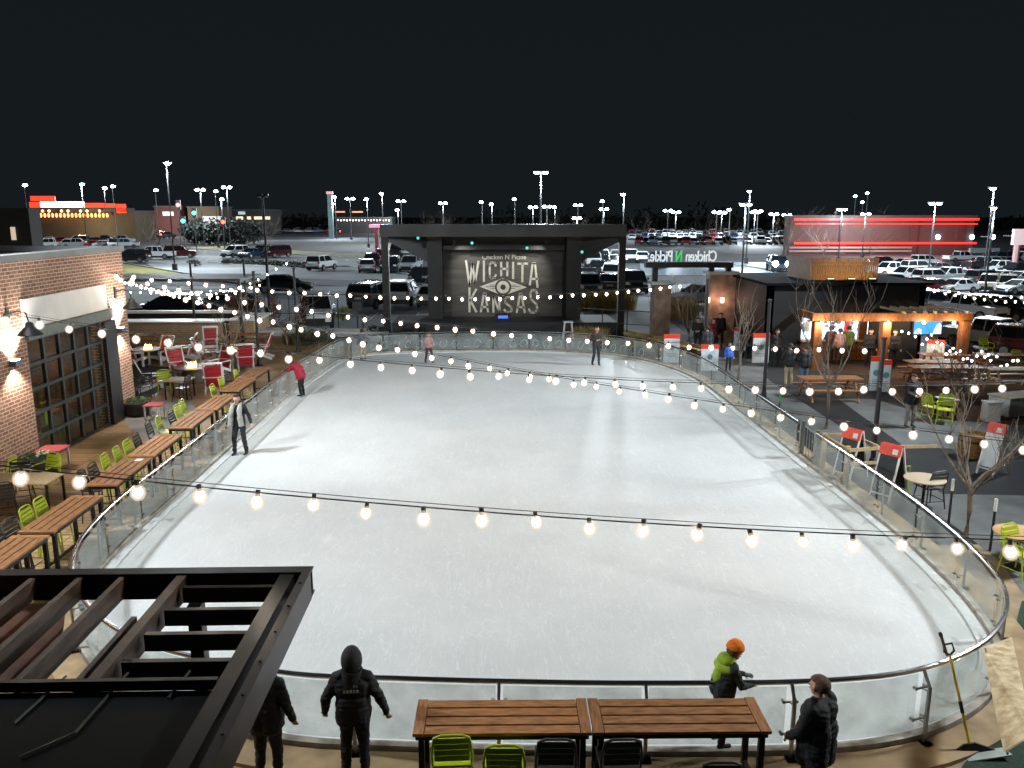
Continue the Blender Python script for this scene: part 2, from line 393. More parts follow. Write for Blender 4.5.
def icemat():
    m = bpy.data.materials.new('ice'); m.use_nodes = True
    n = m.node_tree.nodes; l = m.node_tree.links; b = n['Principled BSDF']
    b.inputs['Roughness'].default_value = .42; b.inputs['Specular IOR Level'].default_value = .35
    t = n.new('ShaderNodeTexCoord')
    nz = n.new('ShaderNodeTexNoise'); nz.inputs['Scale'].default_value = .35; nz.inputs['Detail'].default_value = 9; nz.inputs['Roughness'].default_value = .65
    l.new(t.outputs['Object'], nz.inputs['Vector'])
    cr = n.new('ShaderNodeValToRGB'); cr.color_ramp.elements[0].position = .3; cr.color_ramp.elements[1].position = .7
    cr.color_ramp.elements[0].color = (.64, .655, .65, 1); cr.color_ramp.elements[1].color = (.755, .765, .75, 1)
    l.new(nz.outputs['Fac'], cr.inputs[0])
    # skate scratches: thin distorted wave bands in two directions
    mx = n.new('ShaderNodeMixRGB'); mx.blend_type = 'MIX'; mx.inputs[2].default_value = (.84, .85, .85, 1)
    l.new(cr.outputs[0], mx.inputs[1]); 
    fac = None
    for rot, sc in ((.4, 2.3), (1.7, 3.1), (-.5, 1.9)):
        mp = n.new('ShaderNodeMapping'); mp.inputs['Rotation'].default_value = (0, 0, rot); l.new(t.outputs['Object'], mp.inputs[0])
        mp.inputs['Scale'].default_value = (1, .22, 1)
        v = n.new('ShaderNodeTexNoise'); v.inputs['Scale'].default_value = sc; v.inputs['Detail'].default_value = 3; v.inputs['Distortion'].default_value = 1.8
        l.new(mp.outputs[0], v.inputs['Vector'])
        s1 = n.new('ShaderNodeMath'); s1.operation = 'SUBTRACT'; s1.inputs[1].default_value = .5; l.new(v.outputs['Fac'], s1.inputs[0])
        s2 = n.new('ShaderNodeMath'); s2.operation = 'ABSOLUTE'; l.new(s1.outputs[0], s2.inputs[0])
        s3 = n.new('ShaderNodeMath'); s3.operation = 'LESS_THAN'; s3.inputs[1].default_value = .006; l.new(s2.outputs[0], s3.inputs[0])
        if fac is None: fac = s3
        else:
            a = n.new('ShaderNodeMath'); a.operation = 'MAXIMUM'; l.new(fac.outputs[0], a.inputs[0]); l.new(s3.outputs[0], a.inputs[1]); fac = a
    f2 = n.new('ShaderNodeMath'); f2.operation = 'MULTIPLY'; f2.inputs[1].default_value = .5; l.new(fac.outputs[0], f2.inputs[0])
    l.new(f2.outputs[0], mx.inputs[0]); l.new(mx.outputs[0], b.inputs['Base Color'])
    n2 = n.new('ShaderNodeTexNoise'); n2.inputs['Scale'].default_value = 9; n2.inputs['Detail'].default_value = 10; l.new(t.outputs['Object'], n2.inputs['Vector'])
    bp = n.new('ShaderNodeBump'); bp.inputs['Strength'].default_value = .35; bp.inputs['Distance'].default_value = .03; l.new(n2.outputs['Fac'], bp.inputs['Height']); l.new(bp.outputs[0], b.inputs['Normal'])
    return m
ICE = icemat()
NS = 330
sheet('ice', [rim(RL * i / NS, -.02)[:2] for i in range(NS)], 0.0, ICE)
rink = thing('rink_barrier', 'long glass panelled barrier with a shiny round handrail all the way round the ice', 'barrier', (0, 0, 0))
def ring(name, o0, o1, z0, z1, m, s0=0, s1=None, n=NS):
    b = MB(); s1 = RL if s1 is None else s1; closed = abs(s1 - s0 - RL) < 1e-6
    k = n if closed else n + 1
    vs = []
    for i in range(k):
        s = s0 + (s1 - s0) * i / n
        for o, z in ((o0, z0), (o1, z0), (o1, z1), (o0, z1)): vs.append(rim(s, o, z))
    fs = []
    for i in range(n):
        a = 4 * i; c = 4 * ((i + 1) % k)
        for j in range(4): fs.append((a + j, a + (j + 1) % 4, c + (j + 1) % 4, c + j))
    if not closed: fs += [(0, 1, 2, 3), (4 * n, 4 * n + 1, 4 * n + 2, 4 * n + 3)]
    b.add(vs, fs)
    return b.build(name, m, rink)
ring('snow_edge', -.26, -.03, .003, .035, mat('packed_snow', (.74, .75, .74), .7, 0, .08, 8, .3))
ring('rubber_kerb', -.02, .10, -.04, .10, mat('kerb_rubber', (.36, .33, .28), .8, 0, .4, 4))
ring('wood_platform', .12, .62, -.05, .03, mat('plywood', (.36, .25, .13), .75, 0, .4, 1.8, .2))
GATE = [i for i in range(len(RP)) if RP[i] == (9.3, 22)][0]
sg = seg[GATE * 10] + .55        # gate
GW = 1.3
b = MB()
N_ = 330
pts = [rim(sg + GW + (RL - GW) * i / N_, .03, 1.08) for i in range(N_ + 1)]
b.path(pts, .036, 8); b.build('handrail', CHROME, rink, smooth=True)
NP = 46; L_ = (RL - GW)
for i in range(NP):
    s0 = sg + GW + L_ * i / NP + .05; s1 = sg + GW + L_ * (i + 1) / NP - .05
    g = MB(); vs = []; k = 5
    for j in range(k):
        s = s0 + (s1 - s0) * j / (k - 1)
        vs += [rim(s, -.006, .14), rim(s, .006, .14), rim(s, .006, .99), rim(s, -.006, .99)]
    fs = [(0, 1, 2, 3), tuple(4 * (k - 1) + j for j in (3, 2, 1, 0))]
    for j in range(k - 1):
        for q in range(4): fs.append((4 * j + q, 4 * j + (q + 1) % 4, 4 * j + 4 + (q + 1) % 4, 4 * j + 4 + q))
    g.add(vs, fs); g.build('glass_panel', GLASS, rink)
for i in range(NP + 1):
    s = sg + GW + L_ * i / NP
    g = MB()
    a = rim(s, .16, .0); t_ = rim(s, .16, .86); tp = rim(s, .04, 1.05)
    g.beam(a, t_, .05, .035, (rim(s, 1) - rim(s, 0))); g.beam(t_, tp, .04, .03)
    g.beam(rim(s, .1, .015) , rim(s, .28, .015), .16, .03)
    for z in (.3, .78):
        g.beam(rim(s - .10, .03, z), rim(s + .10, .03, z), .025, .02); g.tube(rim(s, .02, z), rim(s, .16, z), .012)
        for q in (-.09, .09): g.tube(rim(s + q, -.02, z), rim(s + q, .04, z), .024, n=8)
    g.build('post', mat('brushed_post', (.30, .30, .29), .35, .9, .2, 8), rink)
# gate
gt = thing('rink_gate', 'narrow open gateway frame of grey posts in the right side of the rink barrier', 'gate')
for s in (sg + .1, sg + GW - .1):
    MB().box(-.06, .06, -.05, .05, 0, 1.12).build('gate_post', mat('brushed_post', (.30, .30, .29), .35, .9), gt).location = rim(s, .1, 0)
g = MB(); g.beam(rim(sg + .25, .12, .12), rim(sg + GW - .25, .12, .12), .03, .05); g.beam(rim(sg + .25, .12, 1.0), rim(sg + GW - .25, .12, 1.0), .03, .05)
for q in np.linspace(.25, GW - .25, 5): g.tube(rim(sg + q, .12, .12), rim(sg + q, .12, 1.0), .012)
g.build('gate_leaf', mat('brushed_post', (.30, .30, .29), .35, .9), gt)

# banners on far glass: white scrawled frost marks are part of panels far end
b = MB()
rnd = random.Random(3)
for i in range(26):
    s = seg[19 * 10] + RL * 0 + (i - 9) * .62
    c = rim(s, -.03, .25 + rnd.random() * .25)
    ph = rnd.random() * 6; pr = []
    for k in range(9):
        t = k / 8 * 5
        pp = rim(s + .22 * math.sin(t + ph) * rnd.uniform(.6, 1), -.03, .45 + .2 * math.cos(t * 1.1 + ph)); pr.append(pp)
    b.path(pr, .012, 4)
o = b.build('frost_marks', mat('frost', (.6, .66, .66), .8), rink)

# ================================================================== FLOODLIGHTS (outside the frame, on tall poles)
def flood(loc, aim, power, label, h=9.5, cone=104):
    t = thing('floodlight_pole', label, 'floodlight', (loc[0], loc[1], 0), group='floodlight poles round the rink')
    b = MB(); b.tube((0, 0, -.05), (0, 0, h), .13, .08, 10); b.box(-.3, .3, -.3, .3, -.05, .3); b.build('pole', STEEL, t, smooth=True)
    b = MB(); b.box(-.45, .45, -.22, .22, h, h + .16); b.build('lamp_head', STEEL, t)
    l = bpy.data.lights.new('flood', 'SPOT'); l.energy = power; l.color = COOL; l.spot_size = R(cone); l.spot_blend = .8; l.shadow_soft_size = .6
    o = bpy.data.objects.new('flood', l); C.objects.link(o); o.parent = t; o.location = (0, 0, h - .08)
    d = Vector(aim) - Vector((loc[0], loc[1], h)); o.rotation_euler = d.to_track_quat('-Z', 'Y').to_euler()
flood((16.2, 13.5), (3, 17, 0), P_FLOOD * 1.05, 'tall dark floodlight pole right of the near end of the rink')
flood((19.5, 25.5), (3, 29, 0), P_FLOOD * 1.2, 'tall dark floodlight pole right of the middle of the rink')
flood((-14.6, 13.0), (-2, 18, 0), P_FLOOD * 1.15, 'tall floodlight pole at the brick wall, left of the near end', h=10.5)
flood((-14.6, 21.0), (-2, 35, 0), P_FLOOD * 1.15, 'tall floodlight pole at the brick wall, left of the middle', h=10.5)
flood((24.0, 35.0), (1, 39, 0), P_FLOOD * 2.3, 'added floodlight pole out of view, right of the far end of the rink', cone=62)  # extra pole added to brighten the far end of the ice

# ================================================================== BRICK BUILDING (left)
BR = brickmat('brick_wall', (.19, .075, .042), (.29, .14, .08), (.46, .39, .31))
bd = thing('brick_building', 'red brick restaurant building with a glazed roll-up door and blank white sign board', 'building', (-13.37, 0, 0))
X0 = 0.0
TOPZ = 6.05
YF = 30.45
# pixel-derived opening: door between y=ya..yb
ya, yb = 23.75, 28.3
dz = 3.65
def q(x0, x1, y0, y1, z0, z1, b): b.box(x0, x1, y0, y1, z0, z1)
b = MB(); b.box(-.35, 0, 0, ya, -.05, TOPZ - .12); b.box(-.35, 0, yb, YF, -.05, TOPZ - .12); b.box(-.35, 0, ya, yb, dz, TOPZ - .12)
b.box(-14, -.35, YF - .35, YF, -.05, TOPZ - .12)
b.build('wall', BR, bd)
b = MB(); b.box(-.5, .08, -.0, YF + .08, TOPZ - .12, TOPZ + .06); b.box(-14, -.5, YF - .5, YF + .08, TOPZ - .12, TOPZ + .06); b.build('parapet_cap', mat('cap_metal', (.16, .16, .155), .6, 0, .2, 1), bd)
b = MB(); b.box(-14, -.35, -2, YF - .35, TOPZ - .75, TOPZ - .6); b.build('roof', mat('roof_membrane', (.03, .03, .032), .85), bd)
b = MB(); b.box(.005, .07, ya - .1, yb + .5, 4.02, 4.85); b.build('sign_board', mat('blank_board', (.62, .60, .56), .6, 0, .05, 2), bd)
b = MB(); b.box(.002, .10, ya - .05, yb + .9, 3.66, 3.98); b.build('lintel', mat('lintel', (.13, .14, .13), .5, .3), bd)
# roll-up door
fr = MB(); W = yb - ya; ncol, nrow = 5, 5
for i in range(ncol + 1): y = ya + W * i / ncol; fr.box(-.12, -.02, y - .05, y + .05, 0, dz)
for j in range(nrow + 1): z = dz * j / nrow; fr.box(-.12, -.015, ya, yb, max(0, z - .05), z + .05)
dr = fr.build('roll_up_door', mat('door_frame', (.05, .06, .06), .4, .5), bd)
MB().box(-.08, -.07, ya, yb, 0.05, dz).build('pane', GLASSW, dr)
b = MB(); b.box(.003, .14, yb + .02, yb + .85, 0, 3.6); b.build('door_track', BLACK, bd)
# interior
b = MB(); b.box(-7, -.4, ya - 3, YF - .4, -.03, -.01); b.build('inside_floor', mat('inside_floor', (.16, .09, .05), .5), bd)
b = MB(); b.box(-7.1, -7, ya - 3, YF - .4, 0, 4.4); b.box(-7, -.4, YF - .6, YF - .4, 0, 4.39); b.box(-7, -.4, ya - 3.1, ya - 3, 0, 4.4); b.build('inside_wall', mat('inside_wall', (.06, .045, .04), .7, 0, .6, .5, 0, None, (.22, .09, .04), detail=1), bd)
b = MB(); b.box(-7, -.4, ya - 3, YF - .4, 4.4, 4.5); b.build('ceiling', BLACK, bd)
for yy in (25.5, 27.5):
    MB().ball((-3, yy, 3.2), .14, 10, 7).build('pendant_lamp', emat('pendant', (1, .6, .3), 14), bd)
b = MB()
for yy in (25.3, 27.2, 28.7):
    b.box(-2.4, -1.3, yy - .35, yy + .35, .72, .77); b.tube((-1.85, yy, 0), (-1.85, yy, .72), .04)
b.build('inside_table', CEDAR, bd)
ic = MB()
for yy in (25.0, 26.3): ic.box(-1.15, -.7, yy, yy + .42, .42, .47); ic.box(-1.2, -1.14, yy, yy + .42, .47, .9); [ic.tube((x, y2, 0), (x, y2, .42), .015) for x in (-1.1, -.75) for y2 in (yy + .05, yy + .37)]
ic.build('inside_chair', LIME, bd)
l = bpy.data.lights.new('inside', 'POINT'); l.energy = 230; l.color = (1, .82, .62); l.shadow_soft_size = .3
o = bpy.data.objects.new('inside_fill', l); C.objects.link(o); o.parent = bd; o.location = (-3, 26.5, 2.9)  # fill light added to brighten the room behind the door
def sconce(y, label):
    t = thing('gooseneck_lamp', label, 'wall lamp', (-13.37, y, 4.2), group='gooseneck lamps on the brick wall')
    t.parent = None
    b = MB(); b.box(.003, .04, -.07, .07, .1, .5); b.path([(.03, 0, .32), (.3, 0, .4), (.52, 0, .34), (.58, 0, .05)], .022, 8); b.build('arm', BLACK, t, smooth=True)
    b = MB(); b.lathe((.58, 0, -.25), [(.32, -.02), (.33, 0), (.22, .12), (.12, .22), (.1, .32), (.03, .36)], 20); b.build('lamp_shade', BLACK, t, smooth=True)
sconce(22.95, 'black gooseneck barn lamp on the nearer brick pillar, left of the roll-up door')
sconce(29.6, 'black gooseneck barn lamp on the farther brick pillar, at the building corner')
def washer(y, label):
    t = thing('wall_washer', label, 'wall lamp', (-13.37, y, 3.15), group='up lights on the brick pillars')
    b = MB(); b.box(.02, .2, -.16, .16, -.08, .08); b.beam((0, 0, .02), (.1, 0, 0), .05, .05); b.build('housing', mat('blue_grey', (.14, .17, .24), .4, .5), t, bevel=.01)
    MB().box(.05, .17, -.12, .12, .082, .1).build('lens', emat('lens_up', (1, .97, .9), 30), t)
    l = bpy.data.lights.new('up', 'SPOT'); l.energy = 900; l.color = (1, .95, .88); l.spot_size = R(105); l.spot_blend = .6; l.shadow_soft_size = .05
    o = bpy.data.objects.new('up', l); C.objects.link(o); o.parent = t; o.location = (.28, 0, .12); o.rotation_euler = Vector((-.35, 0, 1)).to_track_quat('-Z', 'Y').to_euler()
    l = bpy.data.lights.new('down', 'SPOT'); l.energy = 260; l.color = (1, .9, .8); l.spot_size = R(110); l.spot_blend = .6; l.shadow_soft_size = .05
    o = bpy.data.objects.new('down', l); C.objects.link(o); o.parent = t; o.location = (.28, 0, -.12); o.rotation_euler = Vector((-.3, 0, -1)).to_track_quat('-Z', 'Y').to_euler()
washer(22.9, 'small wall up light glaring on the nearer brick pillar')
washer(29.6, 'small wall up light glaring on the farther brick pillar')
# darker building beyond
b = MB(); b.box(-40, -28, 60, 85, 0, 6.4)
fb = None; b = MB(); aL, aR = PY(-60, 208, 60), PY(28, 208, 60); b.box(aL.x, aR.x, 60, 61.5, 0, aL.z)
fb = thing('annex_building', 'dark low building with a small lit doorway, behind the brick restaurant roof', 'building')
b.build('wall', mat('annex', (.05, .045, .04), .8), fb)
b = MB(); k1, k2 = PY(10, 227, 59.9), PY(16, 240, 59.9); b.box(k1.x, k2.x, 59.9, 59.97, k2.z, k1.z); b.build('lit_doorway', emat('lit_door', (1, .8, .55), .6), fb)

# ================================================================== STRING LIGHTS
def shellmat(name, col, st_):  # glowing shell, clear at its rim, for a soft halo
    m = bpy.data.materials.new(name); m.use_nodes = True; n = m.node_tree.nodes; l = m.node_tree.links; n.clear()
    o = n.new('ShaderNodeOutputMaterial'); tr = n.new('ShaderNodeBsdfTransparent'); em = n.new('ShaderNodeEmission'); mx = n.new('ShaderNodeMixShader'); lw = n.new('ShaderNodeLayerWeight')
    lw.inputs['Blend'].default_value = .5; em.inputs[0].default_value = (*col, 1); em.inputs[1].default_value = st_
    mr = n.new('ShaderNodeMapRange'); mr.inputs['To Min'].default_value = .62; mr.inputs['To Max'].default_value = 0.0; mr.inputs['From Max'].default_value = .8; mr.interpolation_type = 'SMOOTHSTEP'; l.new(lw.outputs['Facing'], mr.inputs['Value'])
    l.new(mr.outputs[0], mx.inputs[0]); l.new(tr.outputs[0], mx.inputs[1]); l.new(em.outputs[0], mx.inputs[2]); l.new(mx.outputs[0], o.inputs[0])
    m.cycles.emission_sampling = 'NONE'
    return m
halo_me = MB().ball((0, 0, -.105), .092, 16, 10, (1, 1, 1.1)).mesh('globe', shellmat('halo_shell', (1, .80, .60), 1.25), True)  # added shell that paints a soft warm halo round each bulb
bulb_me = MB().ball((0, 0, -.10), .048, 10, 8, (1, 1, 1.25)).mesh('bulb', BULBM, True)
sock_me = MB().tube((0, 0, -.05), (0, 0, .03), .028, n=6).mesh('socket', BLACK)
CORD = mat('cord', (.02, .02, .02), .7)
def string(label, p0, p1, samples, s_lo=None, s_hi=None, ref=None, sp=.61, scale=1.0, group='festoon light strings'):
    """p0,p1: plan ends; samples: spots of the photograph that give the sag"""
    a = Vector((*p0, 0)); c = Vector((*p1, 0)); L = (c - a).length; d = (c - a) / L
    nn = Vector((d.y, -d.x, 0)); S_ = []; Z_ = []
    for px, py in samples:
        k = P(px, py, H - 1) - Vector((0, 0, H)); hd = Vector((k.x, k.y, 0))
        t = nn.dot(a) / nn.dot(hd); q_ = hd * t
        S_.append((q_ - a).dot(d)); Z_.append(H + k.z * t)
    co = np.polyfit(S_, Z_, min(2, len(S_) - 1))
    lo = 0 if s_lo is None else s_lo; hi = L if s_hi is None else s_hi
    z = lambda s: float(np.polyval(co, s)) + .10
    pt = lambda s: Vector((a.x + d.x * s, a.y + d.y * s, z(s)))
    t = thing('string_lights', label, 'string lights', pt(lo), group=group); o0 = pt(lo)
    b = MB(); n = 40
    b.path([pt(lo + (hi - lo) * i / n) - o0 for i in range(n + 1)], .009, 5); b.path([pt(lo + (hi - lo) * i / n) - o0 + Vector((0, .01, .045)) for i in range(n + 1)], .0045, 4)
    b.build('cord', CORD, t)
    s = S_[0] if ref is None else ref
    while s - sp > lo + .1: s -= sp
    cnt = 0
    while s < hi - .1 and cnt < 95:
        o = bpy.data.objects.new('bulb', bulb_me); C.objects.link(o); o.parent = t; o.location = pt(s) - o0 + Vector((random.uniform(-.03, .03), random.uniform(-.03, .03), random.uniform(-.035, .01))); q9 = scale * random.uniform(.86, 1.08); o.scale = (q9, q9, q9); o.rotation_euler = (random.uniform(-.25, .25), random.uniform(-.25, .25), 0)
        k = bpy.data.objects.new('socket', sock_me); C.objects.link(k); k.parent = o
        k = bpy.data.objects.new('globe', halo_me); C.objects.link(k); k.parent = o  # painted halo around the bulb
        s += sp; cnt += 1
    return pt
string('nearest string of warm bulbs, sagging across the front of the ice', (-9.5, 8.3), (11.0, 8.95), [(80, 484), (255, 500), (480, 520), (696, 535), (855, 543), (958, 546)])
string('string of bulbs from the brick pillar over the red coat skater to the right yard', (-13.4, 16.2), (11.5, 17.3), [(71, 329), (199, 346), (324, 361), (471, 375.5), (614, 384), (781, 389), (930, 390)])
string('string of bulbs crossing the ice slantwise down to the near right corner', (-13.3, 29.6), (10.2, 13.2), [(209, 306), (309, 331), (415, 354), (535, 377), (645, 396), (771, 416), (880, 430), (978, 443)])
string('string of bulbs across the far end of the ice, in front of the stage', (-13.3, 29.0), (10.95, 22.8), [(212, 296), (308, 311), (435, 327), (560, 339), (688, 347.5), (796, 350), (850, 350)])
string('highest string of bulbs, running past the stage banner to the stone pillar', (-13.3, 29.9), (9.75, 40.4), [(152, 280), (243, 288), (332, 294), (439.6, 298.5), (542, 298), (618, 293), (676, 286)])
string('string of bulbs along the brick wall top to the patio bar post', (-13.3, 27.5), (-17.6, 49.0), [(94, 274), (106, 278), (131, 285), (158, 291)], sp=.9, scale=.72)
string('string of bulbs over the fire tables by the patio bar', (-17.6, 49), (-10.4, 43.5), [(168, 290), (190, 296), (215, 292), (238, 289)], sp=.8, scale=.72)
string('string of bulbs low over the patio bar counter', (-21.5, 47), (-13.2, 48), [(130, 292.5), (158, 293), (186, 293), (245, 288)], sp=.55, scale=.72)
string('string of bulbs from the brick corner to the middle patio post', (-13.3, 30.2), (-11.36, 39.86), [(119, 280), (150, 287), (184, 300), (245, 290)], sp=.75, scale=.72)
string('double bulb string over the right car park, left strand', (25.5, 49), (40, 48), [(918, 287), (960, 293), (1010, 297)], sp=.62)
string('double bulb string over the right car park, right strand', (26.3, 50.5), (41, 49.5), [(925, 289), (965, 297), (1016, 302)], sp=.62)

def string_pole(x, y, h, label):
    t = thing('light_pole', label, 'pole', (x, y, 0), group='slim black poles that carry the bulb strings')
    b = MB(); b.tube((0, 0, -.05), (0, 0, h), .075, .06, 10); b.tube((0, 0, h), (0, 0, h + .06), .08, n=10); b.build('shaft', BLACK, t, smooth=True)
    b = MB(); b.lathe((0, 0, -.05), [(.22, 0), (.22, .05), (.12, .09), (.1, .3), (.075, .32)], 12); b.build('base', BLACK, t, smooth=True)
string_pole(11.13, 22.7, 3.75, 'black pole behind the gate, beside the two blackboards')
string_pole(10.96, 31.9, 3.9, 'black pole halfway along the right side of the rink, near the bare tree')
string_pole(10.59, 39.8, 4.1, 'black pole at the far right curve of the rink, by the blue jacket')
string_pole(-11.36, 39.9, 4.5, 'black pole among the fire tables, beyond the last high table')
string_pole(-17.6, 49.0, 4.4, 'black pole at the corner of the patio bar counter')
string_pole(-14.6, 49.4, 4.6, 'thick black post at the right end of the patio bar')
string_pole(-10.4, 44.0, 4.4, 'black pole with young tree, near the far left curve of the rink')
string_pole(26.0, 49.2, 3.2, 'black pole left of the car park bulb strings')

# ================================================================== STAGE
FY = 49.2
st = thing('stage', 'black open stage with a flat roof on two posts and a town name banner', 'stage')
zt = 7.2 - (224 - 215) / 820 * FY * .98
b = MB(); b.box(-6.45, 8.05, FY - .25, FY + .25, 5.95, 6.66); b.build('roof_beam', mat('beam_grey', (.05, .05, .048), .6, .1, .3, .6), st)
b = MB(); b.box(-6.4, 8.0, FY + .26, FY + 8, 6.25, 6.6); b.box(-6.4, -6.2, FY + .26, FY + 8, 5.9, 6.24); b.box(7.8, 8.0, FY + .26, FY + 8, 5.9, 6.24); b.build('roof', BLACK, st)
for x in (-6.2, 7.85):
    MB().box(x - .2, x + .2, FY - .2, FY + .2, -.05, 5.94).build('post', STEEL, st)
def PYs(px, py, Y): return PY(px, py, Y)
BY = 52.5
p = [PYs(430, 262, BY), PYs(430, 236, BY), PYs(578, 236, BY), PYs(578, 262, BY)]
xL, xR = PYs(430, 300, BY).x, PYs(578, 300, BY).x
b = MB(); b.box(xL, xR, BY, BY + .5, 0, 6.2); b.box(xL, xL + .9, BY - 1.5, BY - .001, 0, 6.2); b.box(xR - .9, xR, BY - 1.5, BY - .001, 0, 6.2); b.build('back_wall', BLACK, st)
b = MB()
for s_, xo in ((-1, xL), (1, xR)):
    xe = -6.2 if s_ < 0 else 7.85
    zf = 5.9
    zb = PYs(430, 262, BY - 1.5).z
    b = MB(); b.prism([(xe, FY + .1, zf + .1), (xe, FY + .1, zf - .15), (xo, BY - 1.5, zb), (xo, BY - 1.5, 6.2)], (0, .12, 0)); b.build('side_gusset', BLACK, st)
b = MB(); b.box(-5.9, 7.6, FY - .1, BY + .5, 0, .85); b.build('platform', mat('stage_skirt', (.018, .018, .02), .7), st)
bx0, bx1 = PYs(444, 300, BY - .2).x, PYs(562, 300, BY - .2).x; bz0, bz1 = PYs(444, 317, BY - .2).z, PYs(444, 250, BY - .2).z
MB().box(bx0, bx1, BY - .2, BY - .1, bz0, bz1).build('banner', mat('charcoal_board', (.075, .07, .062), .75, 0, .55, .9, .1, (.35, 1, 2.2), detail=9), st)
b = MB()
for x0_, x1_, dd in ((470, 493, 6), (517, 540, 6)):
    a = PYs(x0_, 250, BY - .25); c = PYs(x1_, 256, BY - .25); b.box(a.x, c.x, BY - .3, BY - .21, c.z, a.z)
b.box(bx0, bx1, BY - 1.2, BY - 1.0, bz1 + .05, bz1 + .3)
b.build('stage_truss', BLACK, st)
# banner art : strokes traced in banner units
LET = mat('cream_letters', (.60, .585, .50), .7, 0, .12, 4)
def bp(zx, zy, dy=0):  # zoom-picture units -> world on the banner plane
    return PYs(440 + zx / 7.877, 245 + zy / 7.877, BY - .215 - dy)
def stroke(b, pts, wd, dy=0):
    pts = [bp(x, y, dy) for x, y in pts]
    for a, c in zip(pts[:-1], pts[1:]):
        e = (c - a).normalized() * wd * .32
        b.beam(a - e, c + e, .02, wd, (c - a).normalized().cross(Vector((0, 1, 0))))
    return b
LT = [
 [[(205, 125), (232, 315)], [(232, 315), (255, 150)], [(255, 150), (275, 300)], [(275, 300), (303, 130)]],
 [[(346, 128), (346, 285)]],
 [[(440, 165), (432, 142), (405, 138), (392, 160), (392, 245), (405, 262), (430, 258), (440, 235)]],
 [[(482, 138), (482, 240)], [(530, 138), (530, 240)], [(482, 188), (530, 188)]],
 [[(576, 138), (576, 262)]],
 [[(615, 147), (688, 147)], [(650, 147), (648, 288)]],
 [[(708, 312), (730, 145), (748, 145), (768, 330)], [(716, 268), (770, 268)]],
 [[(232, 340), (232, 525)], [(285, 350), (238, 435), (285, 525)]],
 [[(322, 525), (345, 385), (358, 385), (378, 525)], [(330, 488), (375, 488)]],
 [[(420, 528), (420, 405), (468, 528), (468, 412)]],
 [[(562, 430), (550, 412), (525, 412), (512, 430), (515, 455), (560, 490), (565, 515), (548, 530), (520, 530), (508, 510)]],
 [[(605, 530), (630, 385), (640, 385), (668, 530)], [(612, 490), (668, 490)]],
 [[(765, 385), (755, 358), (725, 355), (712, 380), (716, 425), (762, 470), (765, 510), (748, 533), (715, 533), (700, 505)]],
]
b = MB()
for g in LT:
    for s_ in g: stroke(b, s_, .135)
b.build('lettering', LET, st)
b = MB(); b.prism([bp(312, 328), bp(495, 262), bp(685, 333), bp(497, 400)], (0, -.012, 0)); b.build('emblem', LET, st)
DK = mat('emblem_dark', (.05, .05, .045), .8)
b = MB()
for yy in (316, 328, 341):
    h_ = 135 - abs(yy - 328) * 3
    stroke(b, [(495 - h_, yy), (466, yy)], .035, .016); stroke(b, [(526, yy), (495 + h_, yy)], .035, .016)
for xx in (483, 495, 507, 518):
    stroke(b, [(xx, 278), (xx, 296)], .035, .016); stroke(b, [(xx, 370), (xx, 388)], .035, .016)
c0 = bp(497, 332, .016)
b.add([c0 + Vector((.52 * math.cos(t), 0, .52 * math.sin(t))) for t in np.linspace(0, 2 * math.pi, 28, endpoint=False)], [tuple(range(28))])
b.build('emblem_lines', DK, st, fix=False)
b = MB(); n = 28
for r1, r0, dy in ((.40, .17, .02),):
    vs = [c0 + Vector((r * math.cos(t), -dy + .0, r * math.sin(t))) for r in (r1, r0) for t in np.linspace(0, 2 * math.pi, n, endpoint=False)]
    b.add(vs, [(i, (i + 1) % n, n + (i + 1) % n, n + i) for i in range(n)])
b.build('emblem_sun', LET, st, fix=False)
def text(body, size, name, m, parent, loc, rot=(R(90), 0, 0), align='CENTER', ext=.02, sx=1.0, flip=False):
    cu = bpy.data.curves.new(name, 'FONT'); cu.body = body; cu.size = size; cu.align_x = align; cu.extrude = ext; cu.offset = size * .012
    o = bpy.data.objects.new(name, cu); C.objects.link(o)
    dg = bpy.context.evaluated_depsgraph_get(); me = bpy.data.meshes.new_from_object(o.evaluated_get(dg)); bpy.data.objects.remove(o)
    me.materials.clear(); me.materials.append(m)
    o = bpy.data.objects.new(name, me); C.objects.link(o); o.location = loc; o.rotation_euler = rot; o.scale = (sx, 1, 1)
    if parent: o.parent = parent
    return o
p = bp(505, 112, .02)
text('Chicken N Pickle', .40, 'small_lettering', LET, st, p, ext=.01)
for i, px in enumerate((403, 418, 472, 527, 582)):
    k = PY(px, [237, 238, 243, 248, 252][i], FY + 1.0)
    MB().ball(k, .09, 8, 6).build('stage_lamp', emat('teal_led', (.15, .9, .7), .9), st)
for xx in (-2.2, 3.4):
    k = Vector((xx, FY + .5, 5.7)); MB().tube(k, k + Vector((0, .25, -.12)), .10, .12, 10).build('stage_spot', BLACK, st)
    l = bpy.data.lights.new('stage', 'SPOT'); l.energy = 420; l.color = (1, .97, .9); l.spot_size = R(75); l.spot_blend = .8; l.shadow_soft_size = .1
    o = bpy.data.objects.new('stage_spot_light', l); C.objects.link(o); o.parent = st; o.location = k + Vector((0, .3, -.15)); o.rotation_euler = (Vector((xx * .4 + .4, BY, 3.0)) - k).to_track_quat('-Z', 'Y').to_euler()
tb = thing('monitor', 'small blue glowing monitor on the stage floor under the banner', 'monitor', (PY(503, 326, 50.4).x, 50.4, .85))
MB().box(-.5, .5, -.2, .2, 0, .42).build('cabinet', BLACK, tb); MB().box(-.3, .3, -.215, -.201, .12, .3).build('screen', emat('blue_led', (.1, .25, 1), .8), tb)
sl = thing('bar_stool', 'pale metal stool standing at the right edge of the stage', 'stool', (PY(568, 333, 48.2).x, 48.2, 0))
MB().box(-.28, .28, -.28, .28, .98, 1.03).build('seat', WHITEP, sl)
